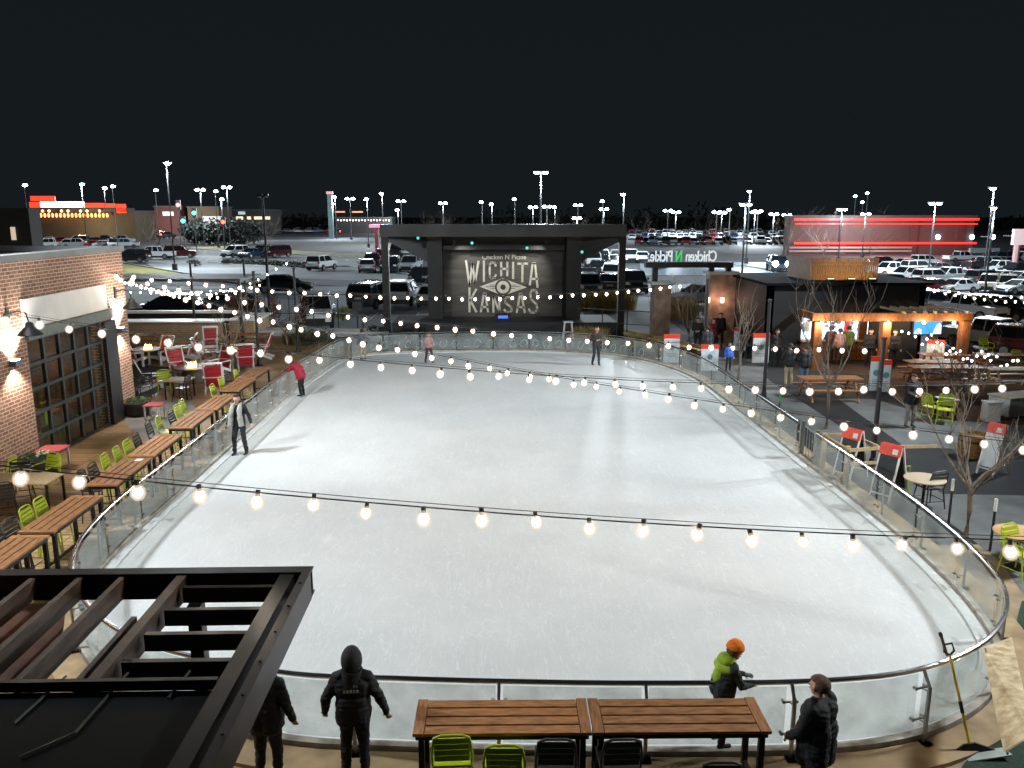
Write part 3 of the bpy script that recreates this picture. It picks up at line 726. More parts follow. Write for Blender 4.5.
for x in (-1, 1):
    for y in (-1, 1): MB().tube((x * .3, y * .3, 0), (x * .2, y * .2, .98), .03).build('leg', WHITEP, sl)
MB().box(-.26, .26, -.02, .02, .4, .44).build('footrest', WHITEP, sl)

# ================================================================== ENTRANCE WITH MIRRORED SIGN
en = thing('entrance_arch', 'dark entrance frame carrying a sign seen from its back, letters reversed', 'entrance')
STONE = mat('stone_pillar', (.17, .12, .085), .85, 0, .45, 2.5, .4)
EY = 46.6
for a, c, zt_, cap in ((652, 669, 284, 1), (707, 733, 274, 1)):
    xa, xc = PY(a, 300, EY).x, PY(c, 300, EY).x; z1 = PY(a, zt_, EY).z
    MB().box(xa, xc, EY - .5, EY + .5, -.05, z1).build('pillar', STONE, en, bevel=.03)
    MB().box(xa - .15, xc + .15, EY - .65, EY + .65, z1 + .002, z1 + .16).build('pillar_cap', CONC, en)
zB = PY(680, 262, EY).z
b = MB(); b.box(PY(645, 262, EY).x, PY(732, 262, EY).x, EY - .3, EY + .3, zB - .3, zB); b.build('top_beam', BLACK, en)
for px in (655, 711, 728): 
    x = PY(px, 270, EY).x; MB().box(x - .15, x + .15, EY - .15, EY + .15, PY(px, 288, EY).z, zB - .302).build('steel_post', BLACK, en)
LW = emat('sign_white', (.85, .92, .95), .62); LG = emat('sign_green', (.05, .7, .15), .75)
def mirrored(body, px0, px1, m, nm):
    o = text(body, .86, nm, m, en, (0, 0, 0), rot=(R(90), 0, R(180)), align='LEFT', ext=.05)
    ww = max(v.co.x for v in o.data.vertices); x1 = PY(px1, 255, EY).x; x0 = PY(px0, 255, EY).x
    o.location = (x1, EY, zB + .04); o.scale = ((x1 - x0) / ww, 1.0, 1)
mirrored('Chicken', 686, 717, LW, 'sign_word'); mirrored('N', 676, 682.5, LG, 'sign_letter'); mirrored('Pickle.', 648.5, 673, LW, 'sign_word')
b = MB(); pr = PY(726, 300, EY); 
for px, py in ((708, 300), (722, 300)):
    p = PY(px, py, EY - .56); t = MB().box(p.x - .07, p.x + .07, EY - .68, EY - .52, p.z - .14, p.z + .14).build('pillar_lamp', emat('pillar_lamp', (1, .6, .42), 9), en)
    l = bpy.data.lights.new('pl', 'POINT'); l.energy = 30; l.color = (1, .55, .40); l.shadow_soft_size = .1
    o = bpy.data.objects.new('pillar_glow', l); C.objects.link(o); o.location = (p.x, EY - .95, p.z); o.parent = en

# ================================================================== HIGH TABLES
def make_table():
    t = thing('high_table', 'x', 'table', group='long slatted high tables')
    L, W = 2.17, .72
    b = MB(); n = 4; sw = (W - .03) / n
    for i in range(n): b.box(-W / 2 + i * (sw + .01), -W / 2 + i * (sw + .01) + sw - .018, -L / 2 + .14, L / 2 - .14, 1.02, 1.06)
    b.build('slats', WOODT, t, bevel=.004)
    b = MB(); b.box(-W / 2 - .005, W / 2 + .005, -L / 2, -L / 2 + .13, 1.018, 1.062); b.build('end_board', WOODX, t, bevel=.004); b = MB(); b.box(-W / 2 - .005, W / 2 + .005, L / 2 - .13, L / 2, 1.018, 1.062); b.build('end_board', WOODX, t, bevel=.004)
    b = MB(); b.box(-W / 2 + .03, W / 2 - .03, -L / 2 + .03, L / 2 - .03, .95, 1.016); b.beam((0, -L / 2 + .12, .2), (0, L / 2 - .12, .2), .05, .05)
    for y in (-L / 2 + .1, L / 2 - .1): b.box(-W / 2 + .06, W / 2 - .06, y - .02, y + .02, .17, .22)
    b.build('frame', STEEL, t)
    for x in (-1, 1):
        for y in (-1, 1):
            MB().box(x * (W / 2 - .06) - .035, x * (W / 2 - .06) + .035, y * (L / 2 - .1) - .035, y * (L / 2 - .1) + .035, -.04, .95).build('leg', STEEL, t)
    return t
TP = make_table(); used = []
lab = ['nearest left', 'second left', 'third left', 'fourth left', 'fifth left', 'sixth left', 'seventh left', 'eighth left']
desc = ['brown high table half hidden by the dark roof frame, nearest on the left side', 'brown high table with two lime chairs, next to the near left curve of the rink',
        'brown high table with a small white card on it, on the left side', 'brown high table on the left side, just beyond the one with the white card',
        'brown high table left of the rink, beside the skater with the grey scarf', 'brown high table left of the rink, its end behind the skater with the grey scarf',
        'dark brown high table left of the rink, last but one of its row', 'last high table of the left row, next to the red coat skater']
spots = [(-9.02, 14.3, 0), (-9.02, 16.62, 0), (-9.08, 19.5, .02), (-9.15, 21.85, .02), (-9.2, 24.72, .02), (-9.22, 27.08, .02), (-9.35, 29.95, -.01), (-9.42, 32.3, -.01)]
for (x, y, a), d_ in zip(spots, desc): place(TP, used, (x, y, 0), a, d_)
place(TP, used, (.12, 9.22, 0), R(89.2), 'brown high table at the bottom of the picture, with two lime chairs')
place(TP, used, (2.31, 9.19, 0), R(89.2), 'brown high table at the bottom of the picture, the green jacket child behind it')
c_ = tag(MB().box(-9.1, -8.92, 20.3, 20.5, 1.064, 1.07).build('menu_card', WHITEP), 'small white card lying on a high table left of the rink', 'card')

# ---- bar chairs
def make_barchair(m, word, arms=False, low=False):
    t = thing('low_chair' if low else 'bar_chair', 'x', 'chair', group=('%s metal %s' % (word, 'low chairs' if low else 'bar chairs')))
    hs = .46 if low else .76
    b = MB(); b.box(-.23, .23, -.22, .22, hs - .02, hs + .015); b.build('seat', m, t, bevel=.01)
    b = MB()
    for k in range(4):
        z = hs + .12 + k * .085; b.beam((-.2, -.23 - k * .018, z), (.2, -.23 - k * .018, z), .018, .07)
    b.path([(-.22, -.20, hs), (-.23, -.25, hs + .2), (-.2, -.30, hs + .42), (-.12, -.31, hs + .46), (.12, -.31, hs + .46), (.2, -.30, hs + .42), (.23, -.25, hs + .2), (.22, -.20, hs)], .016, 6)
    b.build('backrest', m, t, smooth=True)
    if arms:
        b = MB()
        for x in (-1, 1): b.path([(x * .25, -.24, hs + .22), (x * .27, .0, hs + .22), (x * .26, .2, hs + .2), (x * .25, .22, hs)], .014, 6)
        b.build('armrest', m, t, smooth=True)
    for x in (-1, 1):
        for y in (-1, 1): MB().tube((x * .2, y * .19, hs), (x * .25, y * .25, -.03), .016, n=6).build('leg', m, t, smooth=True)
    b = MB(); zz = .16 if low else .28
    b.path([(.235, .235, zz), (-.235, .235, zz), (-.235, -.235, zz), (.235, -.235, zz)], .011, 5, closed=True); b.build('footrest', m, t)
    return t
BCL, BCD = make_barchair(LIME, 'lime'), make_barchair(CHARC, 'charcoal')
ul, ud = [], []
lst = [(153, 427, 'D', 'third table pair'), (163, 422, 'L', ''), (175, 416, 'D', ''), (181, 410, 'L', ''), (186, 405, 'L', ''), (141, 439, 'D', ''), (132, 446, 'L', ''), (122, 453, 'L', ''),
       (110, 460, 'L', ''), (98, 470, 'D', ''), (87, 477, 'D', ''), (46, 505, 'L', ''), (32, 514, 'L', ''), (16, 527, 'D', ''), (4, 537, 'D', ''), (216, 389, 'L', ''), (224, 382, 'L', ''), (230, 377, 'D', ''), (239, 374, 'L', '')]
DESC = ['charcoal bar chair at the near end of the row beside the grey scarf skater', 'lime bar chair between two charcoal ones, left of the grey scarf skater',
        'charcoal bar chair between lime chairs, left of the grey scarf skater', 'lime bar chair just beyond a charcoal one, left of the grey scarf skater', 'lime bar chair at the far end of the row beside the grey scarf skater',
        'charcoal bar chair at the far end of the table with the white card', 'lime bar chair next to the far charcoal chair of the white card table', 'middle one of three lime bar chairs at the white card table',
        'nearest of three lime bar chairs at the white card table', 'charcoal bar chair next to the nearest lime chair of the white card table', 'charcoal bar chair at the near corner of the white card table',
        'farther of two lime bar chairs at the near left high table', 'nearer of two lime bar chairs at the near left high table', 'charcoal bar chair beyond the left edge table, next to the nearer lime chair', 'charcoal bar chair cut by the left edge of the picture',
        'lime bar chair at the near end of the farthest pair of high tables', 'second lime bar chair at the farthest pair of high tables', 'charcoal bar chair between lime ones at the farthest pair of high tables', 'farthest lime bar chair of the left row']
for (px, py, k, _), d_ in zip(lst, DESC):
    p = P(px, py, 1.05); pr_, us = (BCL, ul) if k == 'L' else (BCD, ud)
    place(pr_, us, (p.x + .15, p.y, 0), R(-90) + random.uniform(-.08, .08), d_, sc=1.0)
for px, py, k, d_ in [(451, 738, 'L', 'lime bar chair at the left end of the near high table'), (505, 748, 'L', 'second lime bar chair from the left at the near high table'),
                      (557, 742, 'D', 'charcoal bar chair left of the table joint at the bottom of the picture'), (622, 742, 'D', 'charcoal bar chair right of the table joint at the bottom of the picture'),
                      (722, 765, 'D', 'charcoal bar chair whose top edge shows at the bottom, below the green jacket child')]:
    p = P(px, py, 1.2); pr_, us = (BCL, ul) if k == 'L' else (BCD, ud)
    place(pr_, us, (p.x, p.y + .27, 0), random.uniform(-.04, .04), d_, sc=1.04)

LCL, LCD = make_barchair(LIME, 'lime', True, True), make_barchair(CHARC, 'charcoal', True, True)
ul, ud = [], []
for px, py, a, k, d_ in [(48, 492, 160, 'L', 'lime armchair beside the planter with white flowers, at the pine table'), (22, 500, 200, 'D', 'charcoal armchair in front of the pine table at the left edge'),
                         (6, 518, 30, 'D', 'charcoal armchair cut by the left edge below the pine table'), (4, 493, 90, 'L', 'lime armchair at the left edge behind the pine table'),
                         (165, 392, 20, 'L', 'lime armchair at the small square patio table'), (146, 398, 190, 'D', 'dark armchair beside the small square patio table'),
                         (182, 400, 80, 'D', 'dark armchair right of the small square patio table')]:
    p = P(px, py, 0); pr_, us = (LCL, ul) if k == 'L' else (LCD, ud)
    place(pr_, us, p, R(a), d_, sc=1.08)
for px, py, a, k, d_ in [(944, 423, 150, 'L', 'lime armchair left of the small white table in the right yard'), (931, 420, -70, 'L', 'lime armchair turned sideways in the right yard'),
                         (1018, 575, 200, 'L', 'lime armchair in front of the round table at the right edge'), (1020, 560, 20, 'L', 'lime armchair behind the round table at the right edge'),
                         (893, 490, 300, 'L', 'lime chair leaning behind the glass beside the round white table'), (928, 505, 10, 'D', 'dark slatted chair under the round white table'),
                         (934, 354, 180, 'L', 'bright lime bench chair left of the pergola corner post'), (985, 357, 180, 'L', 'lime chair beyond the pergola corner post'), (1018, 372, 180, 'L', 'lime chair at the right edge beside the string of tiny lights')]:
    p = P(px, py, 0); pr_, us = (LCL, ul) if k == 'L' else (LCD, ud)
    place(pr_, us, p, R(a), d_, sc=1.08)

# ---- small tables
def simple_table(px, py, label, shape='square', size=.8, h=.75, top=PINE, legm=STEEL, loc=None):
    t = thing('side_table', label, 'table', loc or P(px, py, h).xy.to_3d())
    if shape == 'round':
        MB().lathe((0, 0, h - .035), [(size / 2 - .01, 0), (size / 2, .01), (size / 2, .03), (size / 2 - .01, .035)], 28).build('top', top, t, smooth=True)
        b = MB(); b.tube((0, 0, .02), (0, 0, h - .035), .035); b.lathe((0, 0, -.03), [(.25, 0), (.24, .03), (.05, .06)], 16); b.build('pedestal', legm, t, smooth=True)
    else:
        sx_ = size if not isinstance(size, tuple) else size[0]; sy_ = size if not isinstance(size, tuple) else size[1]
        MB().box(-sx_ / 2, sx_ / 2, -sy_ / 2, sy_ / 2, h - .04, h).build('top', top, t, bevel=.006)
        for x in (-1, 1):
            for y in (-1, 1): MB().box(x * (sx_ / 2 - .06) - .025, x * (sx_ / 2 - .06) + .025, y * (sy_ / 2 - .06) - .025, y * (sy_ / 2 - .06) + .025, -.03, h - .04).build('leg', legm, t)
    return t
simple_table(18, 478, 'pale pine table at the left edge beside the planter', size=(1.9, .9))
simple_table(179, 379, 'small tan square table near the fire tables', size=.95)
PINKT = mat('pink_top', (.55, .10, .12), .5, 0, .1, 5)
simple_table(154, 404, 'low white framed side table with a pink red top, by the far planter', size=.62, h=.52, top=PINKT, legm=WHITEP)
simple_table(52, 448, 'white framed side table with a pink red top, by the planter with white flowers', size=.7, h=.62, top=PINKT, legm=WHITEP)
simple_table(925, 478, 'round pale table behind the rink glass near the blackboards', 'round', .98, top=mat('cream_top', (.55, .44, .30), .5, 0, .1, 3))
simple_table(1020, 532, 'round wooden table cut by the right edge, between lime chairs', 'round', 1.0, top=mat('tan_top', (.5, .3, .13), .5, 0, .15, 3))
simple_table(947, 398, 'small white table between lime chairs in the right yard', size=.6, top=WHITEP)
def planter(px, py, label, flowers):
    t = thing('planter', label, 'planter', P(px, py, 0))
    MB().lathe((0, 0, -.03), [(.36, 0), (.46, .1), (.50, .30), (.49, .50), (.44, .5), (.42, .45)], 22).build('barrel', mat('dark_barrel', (.03, .026, .022), .6, 0, .3, 5), t, smooth=True)
    b = MB(); rr = random.Random(px)
    for i in range(230):
        a = rr.uniform(0, 6.3); r = .42 * math.sqrt(rr.random()); z = .42 + rr.uniform(0, .22) * (1.3 - r * 2)
        c = Vector((r * math.cos(a), r * math.sin(a), z)); d = Vector((rr.uniform(-1, 1), rr.uniform(-1, 1), rr.uniform(.2, 1))).normalized() * rr.uniform(.05, .1); e = d.orthogonal().normalized() * .03
        b.add([c, c + d / 2 + e, c + d, c + d / 2 - e], [(0, 1, 2, 3)])
    b.build('leaves', mat('leaf_green', (.06, .11, .035), .6, 0, .4, 9), t, fix=False)
    if flowers:
        b = MB()
        for i in range(26):
            a = rr.uniform(-1.4, 1.4); r = .34 * math.sqrt(rr.random()); b.ball((r * math.cos(a), r * math.sin(a), .56 + rr.uniform(0, .1)), .035, 6, 4)
        b.build('flowers', mat('cream_petals', (.75, .70, .5), .6), t)
planter(138, 414, 'dark half barrel planter with green leaves at the far brick pillar', False)
planter(40, 474, 'dark half barrel planter with leaves and white flowers at the near brick pillar', True)
t = thing('wall_light_globe', 'small white globe light standing low beside the near brick pillar', 'lamp', P(24, 468, 0))
MB().tube((0, 0, -.03), (0, 0, .5), .03).build('stem', STEEL, t); MB().ball((0, 0, .6), .11, 12, 8).build('globe', emat('dim_globe', (.9, .9, .9), .5), t)
t = thing('wall_light_globe', 'small white globe light standing low beside the far brick pillar', 'lamp', P(122, 416, 0))
MB().tube((0, 0, -.03), (0, 0, .5), .03).build('stem', STEEL, t); MB().ball((0, 0, .6), .11, 12, 8).build('globe', emat('dim_globe', (.9, .9, .9), .5), t)

# ---- adirondack chairs, fire tables
def make_adir():
    t = thing('garden_chair', 'x', 'chair', group='white garden chairs with red cushions round the fire tables')
    b = MB()
    for x in (-.31, .31):
        b.beam((x, .42, .36), (x, -.50, .02), .05, .11); b.beam((x, .40, -.02), (x, .40, .55), .10, .04, (1, 0, 0)); b.beam((x, -.12, .14), (x, -.26, .60), .07, .035, (1, 0, 0))
        b.box(x - .07, x + .07, -.34, .46, .56, .59)
    b.box(-.3, .3, .36, .40, .26, .38); b.beam((-.34, -.30, .58), (.34, -.30, .58), .05, .04)
    b.beam((-.29, -.14, .26), (-.33, -.52, 1.12), .05, .04, (0, 1, 0)); b.beam((.29, -.14, .26), (.33, -.52, 1.12), .05, .04, (0, 1, 0))
    b.beam((-.35, -.53, 1.14), (.35, -.53, 1.14), .05, .07)
    b.build('frame', WHITEP, t)
    b = MB()
    for i in range(5):
        z = .35 + i * .155; y = -.165 - (z - .26) * .43; b.beam((-.28, y, z), (.28, y, z), .05, .135, (0, -.4, 1))
    b.build('backrest', REDP, t)
    b = MB()
    for i in range(5): b.beam((-.28, .32 - i * .11, .365 - i * .038), (.28, .32 - i * .11, .365 - i * .038), .1, .05)
    b.build('seat', REDP, t)
    return t
AD = make_adir(); used = []
for px, py, a, d_ in [(152, 390, -60, 'white garden chair in profile, nearest to the brick pillar'), (162, 363, 160, 'red backed garden chair in front of the left fire table'), (186, 359, 100, 'garden chair turned sideways, right of the left fire table'),
                      (180, 377, 220, 'bright red garden chair back left of the middle fire table'), (215, 391, 15, 'red backed garden chair facing away, in front of the middle fire table'), (206, 364, -80, 'white garden chair in profile behind the middle fire table'),
                      (211, 352, -165, 'garden chair with striped red back behind the right fire table'), (246, 369, 20, 'garden chair with red and white slats in front of the right fire table'), (262, 358, 95, 'garden chair right of the right fire table, beside the pole'),
                      (222, 374, 160, 'red cushioned garden chair between the middle and right fire tables'), (137, 365, -90, 'white garden chair half hidden by the brick corner')]:
    place(AD, used, P(px, py, 0), R(a), d_, sc=1.12)
def fire(px, py, label):
    t = thing('fire_table', label, 'fire table', P(px, py, .62).xy.to_3d(), sc=1.1)
    MB().lathe((0, 0, .56), [(.30, 0), (.72, 0), (.74, .02), (.74, .06), (.28, .06), (.28, .0)], 24).build('top', mat('fire_top', (.16, .12, .10), .5), t, smooth=True)
    MB().lathe((0, 0, -.03), [(.4, 0), (.44, .1), (.44, .58)], 16).build('base', mat('fire_base', (.10, .08, .065), .7), t, smooth=True)
    b = MB(); rr = random.Random(px)
    for i in range(9):
        a = rr.uniform(0, 6.3); r = rr.uniform(0, .2); h = rr.uniform(.1, .3); c = Vector((r * math.cos(a), r * math.sin(a), .56))
        b.path([c, c + Vector((.02, 0, h * .4)), c + Vector((rr.uniform(-.05, .05), 0, h))], [.06, .045, .008], 6)
    b.build('flames', emat('flame', (1, .45, .12), 16), t, smooth=True)
fire(147, 350, 'fire table with small flames nearest the brick corner')
fire(193, 368, 'fire table with flames in the middle of the red cushioned chairs')
fire(232, 352, 'farthest right fire table, glowing white, beyond the high tables')
# patio bar counter
pa, pc = P(126, 340, 0), P(218, 340, 0)
t = thing('patio_bar', 'tan brick bar counter with a white top beyond the fire tables', 'bar')
TAN = brickmat('tan_brick', (.30, .20, .10), (.38, .26, .14), (.42, .36, .27))
MB().box(-22.5, -15.4, 46.6, 47.6, -.05, 1.25).build('counter', TAN, t); MB().box(-22.6, -15.2, 46.4, 47.7, 1.252, 1.33).build('counter_top', WHITEP, t)
MB().box(-15.0, -13.6, 47.2, 50.6, -.05, 1.25).build('counter_wing', TAN, t); MB().box(-15.1, -13.4, 47.1, 50.7, 1.252, 1.33).build('wing_top', WHITEP, t)
MB().box(-23, -15.2, 50.2, 50.6, 1.34, 1.5).build('back_shelf', WHITEP, t); MB().box(-23, -15.2, 50.25, 50.55, 0, 1.338).build('back_panel', BLACK, t)
b = MB(); b.box(-23, -14.0, 46.5, 50.8, 3.55, 3.7); b.build('bar_roof', mat('bar_roof', (.07, .06, .055), .6), t)
for x, y in ((-23, 46.6), (-23, 50.6), (-14.2, 46.9)): MB().box(x - .08, x + .08, y - .08, y + .08, 0, 3.55).build('roof_post', BLACK, t)
t = thing('waste_bin', 'white square bin right of the patio bar counter', 'bin', P(224, 340, 0)); MB().box(-.3, .3, -.3, .3, -.03, .95).build('body', WHITEP, t, bevel=.02); MB().box(-.2, .2, -.305, -.301, .65, .8).build('slot', BLACK, t)
def bench(px0, px1, py, label, h=.85, m=CEDAR, name='picnic_table', seatm=None, rz=0):
    a, c = P(px0, py, 0), P(px1, py, 0); L = (c - a).length; t = thing(name, label, 'picnic table', (a + c) / 2, math.atan2(c.y - a.y, c.x - a.x) + rz, 'wooden picnic tables')
    b = MB()
    for i in range(5): b.box(-L / 2, L / 2, -.42 + i * .17, -.42 + i * .17 + .155, h - .05, h)
    b.build('table_top', m, t)
    for s_ in (-1, 1):
        MB().box(-L / 2, L / 2, s_ * .75 - .14, s_ * .75 + .14, h * .56 - .04, h * .56).build('seat', m, t)
        b = MB(); b.beam((s_ * (L / 2 - .3), -.78, -.03), (s_ * (L / 2 - .3), -.25, h - .05), .09, .05, (1, 0, 0)); b.beam((s_ * (L / 2 - .3), .78, -.03), (s_ * (L / 2 - .3), .25, h - .05), .09, .05, (1, 0, 0)); b.beam((s_ * (L / 2 - .32), -.88, h * .5), (s_ * (L / 2 - .32), .88, h * .5), .05, .09)
        b.build('leg_frame', m, t)
bench(122, 162, 351, 'wooden picnic table in front of the patio bar, at the brick corner')
bench(232, 274, 349, 'long wooden picnic table by the fence, right of the white bin')
bench(798, 858, 398, 'wooden picnic table below the bar pergola, left of the second pole')
bench(908, 980, 386, 'wooden picnic table in the right yard with lime chairs in front')
bench(920, 965, 372, 'wooden picnic table behind the yard bushes')
bench(905, 958, 380, 'wooden picnic table beside the leaning white menu board', )
bench(975, 1030, 372, 'wooden picnic table at the right edge under the tiny lights')
bench(985, 1040, 388, 'pale picnic table at the right edge behind the white planter box', m=PINE)
t = thing('planter_box', 'square planter box with a white side and orange glow at the right edge', 'planter', P(1018, 412, 0), .3)
MB().box(-1.0, 1.0, -.45, .45, -.03, .62).build('box_side', mat('white_blue', (.55, .60, .62), .6), t); MB().box(-1.05, 1.05, -.5, .5, .622, .68).build('rim', PINE, t)
t = thing('white_crate', 'white box standing in the brown bed behind the bare tree', 'box', P(990, 420, 0)); MB().box(-.25, .25, -.2, .2, -.03, .65).build('body', WHITEP, t, bevel=.02); MB().box(-.27, .27, -.22, .22, .652, .69).build('lid', mat('lid', (.5, .5, .48), .6), t)
t = thing('log_bin', 'brown round woven bin behind the near bare tree', 'bin', P(972, 455, 0)); MB().lathe((0, 0, -.03), [(.36, 0), (.42, .25), (.42, .7), (.38, .72), (.33, .62)], 18).build('barrel', mat('woven', (.22, .12, .035), .8, 0, .5, 14, .5), t, smooth=True); MB().lathe((0, 0, .45), [(.43, 0), (.43, .05)], 18).build('hoop', STEEL, t)

# ---- boards
def aframe(px, py, label, rz, board, h=1.25, w_=.66, frame=WHITEP):
    t = thing('sandwich_board', label, 'sign board', P(px, py, 0), R(rz))
    sl_ = .38
    b = MB()
    for s_ in (-1, 1):
        for x in (-1, 1): b.beam((x * w_ / 2, s_ * (sl_ + .04), -.03), (x * w_ / 2, s_ * .03, h), .045, .03, (0, 1, 0))
        b.beam((-w_ / 2, s_ * sl_, .16), (w_ / 2, s_ * sl_, .16), .03, .04)
    b.build('frame', frame, t)
    for s_ in (-1, 1):
        b = MB(); a0 = .22; yy = lambda z: s_ * (.03 + (sl_ + .01) * (1 - z / h) + .006)
        b.prism([(-w_ / 2 + .03, yy(a0), a0), (w_ / 2 - .03, yy(a0), a0), (w_ / 2 - .03, yy(h - .26), h - .26), (-w_ / 2 + .03, yy(h - .26), h - .26)], (0, s_ * .02, 0)); b.build('panel', board, t)
        b = MB(); b.prism([(-w_ / 2 - .02, yy(h - .25), h - .25), (w_ / 2 + .02, yy(h - .25), h - .25), (w_ / 2 + .02, yy(h) + .0, h + .02), (-w_ / 2 - .02, yy(h), h + .02)], (0, s_ * .03, 0)); b.build('header', REDSIGN, t)
        b = MB(); b.prism([(w_ / 2 - .2, yy(h - .2) + s_ * .032, h - .2), (w_ / 2 - .06, yy(h - .2) + s_ * .032, h - .2), (w_ / 2 - .06, yy(h - .07) + s_ * .032, h - .07), (w_ / 2 - .2, yy(h - .07) + s_ * .032, h - .07)], (0, s_ * .004, 0)); b.build('header_mark', WHITEP, t)
    return t
CHALK = mat('chalkboard', (.02, .028, .028), .7, 0, .3, 6); POSTER = mat('poster', (.62, .68, .70), .6, 0, .12, 5)
aframe(850, 476, 'blackboard stand with red header, left of the black pole', -58, CHALK, 1.35, .52)
aframe(888, 497, 'blackboard stand with red header, right of the black pole beside the round table', -58, CHALK, 1.4, .54)
aframe(993, 472, 'white easel board with red clip, behind the near bare tree', -62, POSTER, 1.4, .46, WHITEP)
def standboard(px, py, label, w_=.75, h=1.35, rz=0, tilt=0, header=True):
    w_ *= .78; h *= .82
    t = thing('notice_board', label, 'sign board', P(px, py, 0), R(rz))
    b = MB(); b.box(-w_ / 2, w_ / 2, -.05, .05, -.03, h); o = b.build('panel', POSTER, t, bevel=.01)
    if header: MB().box(-w_ / 2 - .01, w_ / 2 + .01, -.06, .06, h - .2, h + .01).build('header', REDSIGN, t)
    b = MB(); b.lathe((0, 0, 0), [(.13, 0), (.13, .006), (.09, .0061)], 18)
    m_ = b.build('printed_ring', mat('print_ink', (.12, .25, .32), .7), t); m_.rotation_euler = (R(90), 0, 0); m_.location = (0, -.053, h * .52)
    b = MB()
    for k in range(3): b.box(-w_ * .3, w_ * .3, -.056, -.051, h * .3 - k * .07, h * .3 - k * .07 + .025)
    b.build('printed_lines', mat('print_ink', (.12, .25, .32), .7), t)
    if tilt: t.rotation_euler = (R(-12), 0, R(rz + tilt))
standboard(671, 362, 'white notice board with red top, beside the dark left entrance pillar', 1.0, 1.7)
standboard(709, 370, 'white notice board with orange red top, beside the blue jacket child', 1.05, 1.5)
standboard(740, 350, 'white notice board with red top, behind the dark visitors', .95, 1.5)
standboard(760, 362, 'white notice board with red top, at the black corner of the bar', 1.05, 1.75)
standboard(874, 390, 'tall narrow notice board with red top, left board by the second pole', .6, 1.75)
standboard(884, 391, 'narrow notice board with red top, right board by the second pole', .5, 1.6)
standboard(934, 366, 'white menu board leaning back under the screen, red top', 1.0, 1.55, -25, 1)

# ---- hockey-style front props : shovel, plywood sheet
t = thing('snow_shovel', 'snow shovel with yellow handle leaning on the near right curve of the barrier', 'shovel')
A_, B_ = P(971, 752, .0), P(950, 655, 1.2)
b = MB(); b.tube(A_ + (B_ - A_) * .06, B_, .02, n=8); b.build('handle', mat('yellow_grip', (.62, .42, .02), .45), t, smooth=True)
d_ = (B_ - A_).normalized(); s_ = d_.cross(Vector((0, 1, 0))).normalized()
b = MB(); b.tube(A_ + (B_ - A_) * .40, A_ + (B_ - A_) * .52, .026, n=8); b.path([B_, B_ + s_ * .07 + d_ * .05, B_ + s_ * .06 + d_ * .15, B_ - s_ * .06 + d_ * .15, B_ - s_ * .07 + d_ * .05], .016, 6, closed=True); b.build('grip', BLACK, t, smooth=True)
b = MB(); c = A_; b.prism([c + s_ * .08 + d_ * .12, c + s_ * .42 - d_ * .05, c - s_ * .42 - d_ * .05, c - s_ * .08 + d_ * .12], (0, -.03, 0)); b.build('socket', BLACK, t)
b = MB(); u_ = Vector((0, -.5, .06)).normalized(); b.prism([c + s_ * .45, c - s_ * .45, c - s_ * .47 + u_ * .16 - d_ * .02, c + s_ * .47 + u_ * .16 - d_ * .02], (0, 0, -.02)); b.build('blade', mat('blade', (.5, .56, .52), .4, .2, .2, 5), t)
t = thing('ice_scraper', 'dark pole leaning on the outside of the handrail above the yellow shovel', 'pole'); a = P(947, 655, 1.15); c = P(941, 636, 1.55); MB().tube(a, c, .02).build('pole', mat('rusty', (.10, .05, .04), .5), t); MB().tube(c, c + (c - a).normalized() * .06, .026).build('cap', BLACK, t)
osb = mat('osb_sheet', (.50, .34, .16), .7, 0, .3, 7, .3, col2=(.80, .66, .42), detail=8)
t = thing('plywood_sheet', 'pale chipboard sheet leaning on the near right curve of the barrier', 'board')
q4 = [P(984, 648, 1.1), P(1012, 638, 1.12), PY(1034, 735, 8.35), PY(1006, 752, 8.3)]
b = MB(); b.prism(q4, (-.02, .015, 0)); b.build('sheet', osb, t)
b = MB(); nn_ = (q4[1] - q4[0]).normalized(); b.beam(q4[0] - Vector((0, .03, 0)), q4[3] - Vector((0, .03, 0)), .02, .03); b.build('edge', mat('osb_edge', (.20, .11, .04), .8), t)
# timber barricade at the gate
t = thing('timber_barricade', 'makeshift barricade of pale pine boards beside the rink gate', 'barricade')
b = MB(); g = lambda px, py, z: P(px, py, z)
posts = [P(822, 470, 0), P(845, 485, 0), P(852, 468, 0), P(880, 482, 0)]
for p in posts: MB().box(p.x - .06, p.x + .06, p.y - .04, p.y + .04, -.03, 1.1).build('post', PINE, t)
for i, j, z in ((0, 1, 1.0), (0, 2, 1.05), (1, 3, 1.0), (2, 3, .95), (0, 2, .6), (1, 3, .6)):
    b.beam(posts[i] + Vector((0, -.07, z)), posts[j] + Vector((0, -.07, z)), .04, .09)
b.beam(posts[3] + Vector((0, 0, 1.0)), posts[3] + Vector((1.6, .2, .95)), .04, .09)
b.build('rail', PINE, t)
for px, py, z, l_ in ((948, 527, .9, 'white tipped black stake left of the near bare tree'), (990, 550, .9, 'white tipped black stake right of the near bare tree'), (778, 428, .95, 'green tipped stake beside the middle bare tree')):
    t = thing('stake', l_, 'stake', P(px, py, 0)); MB().tube((0, 0, -.05), (0, 0, z), .028).build('shaft', BLACK, t); MB().tube((0, 0, z), (0, 0, z + .28), .035).build('tip', WHITEP if 'white' in l_ else mat('green_tip', (.02, .25, .12), .5), t)
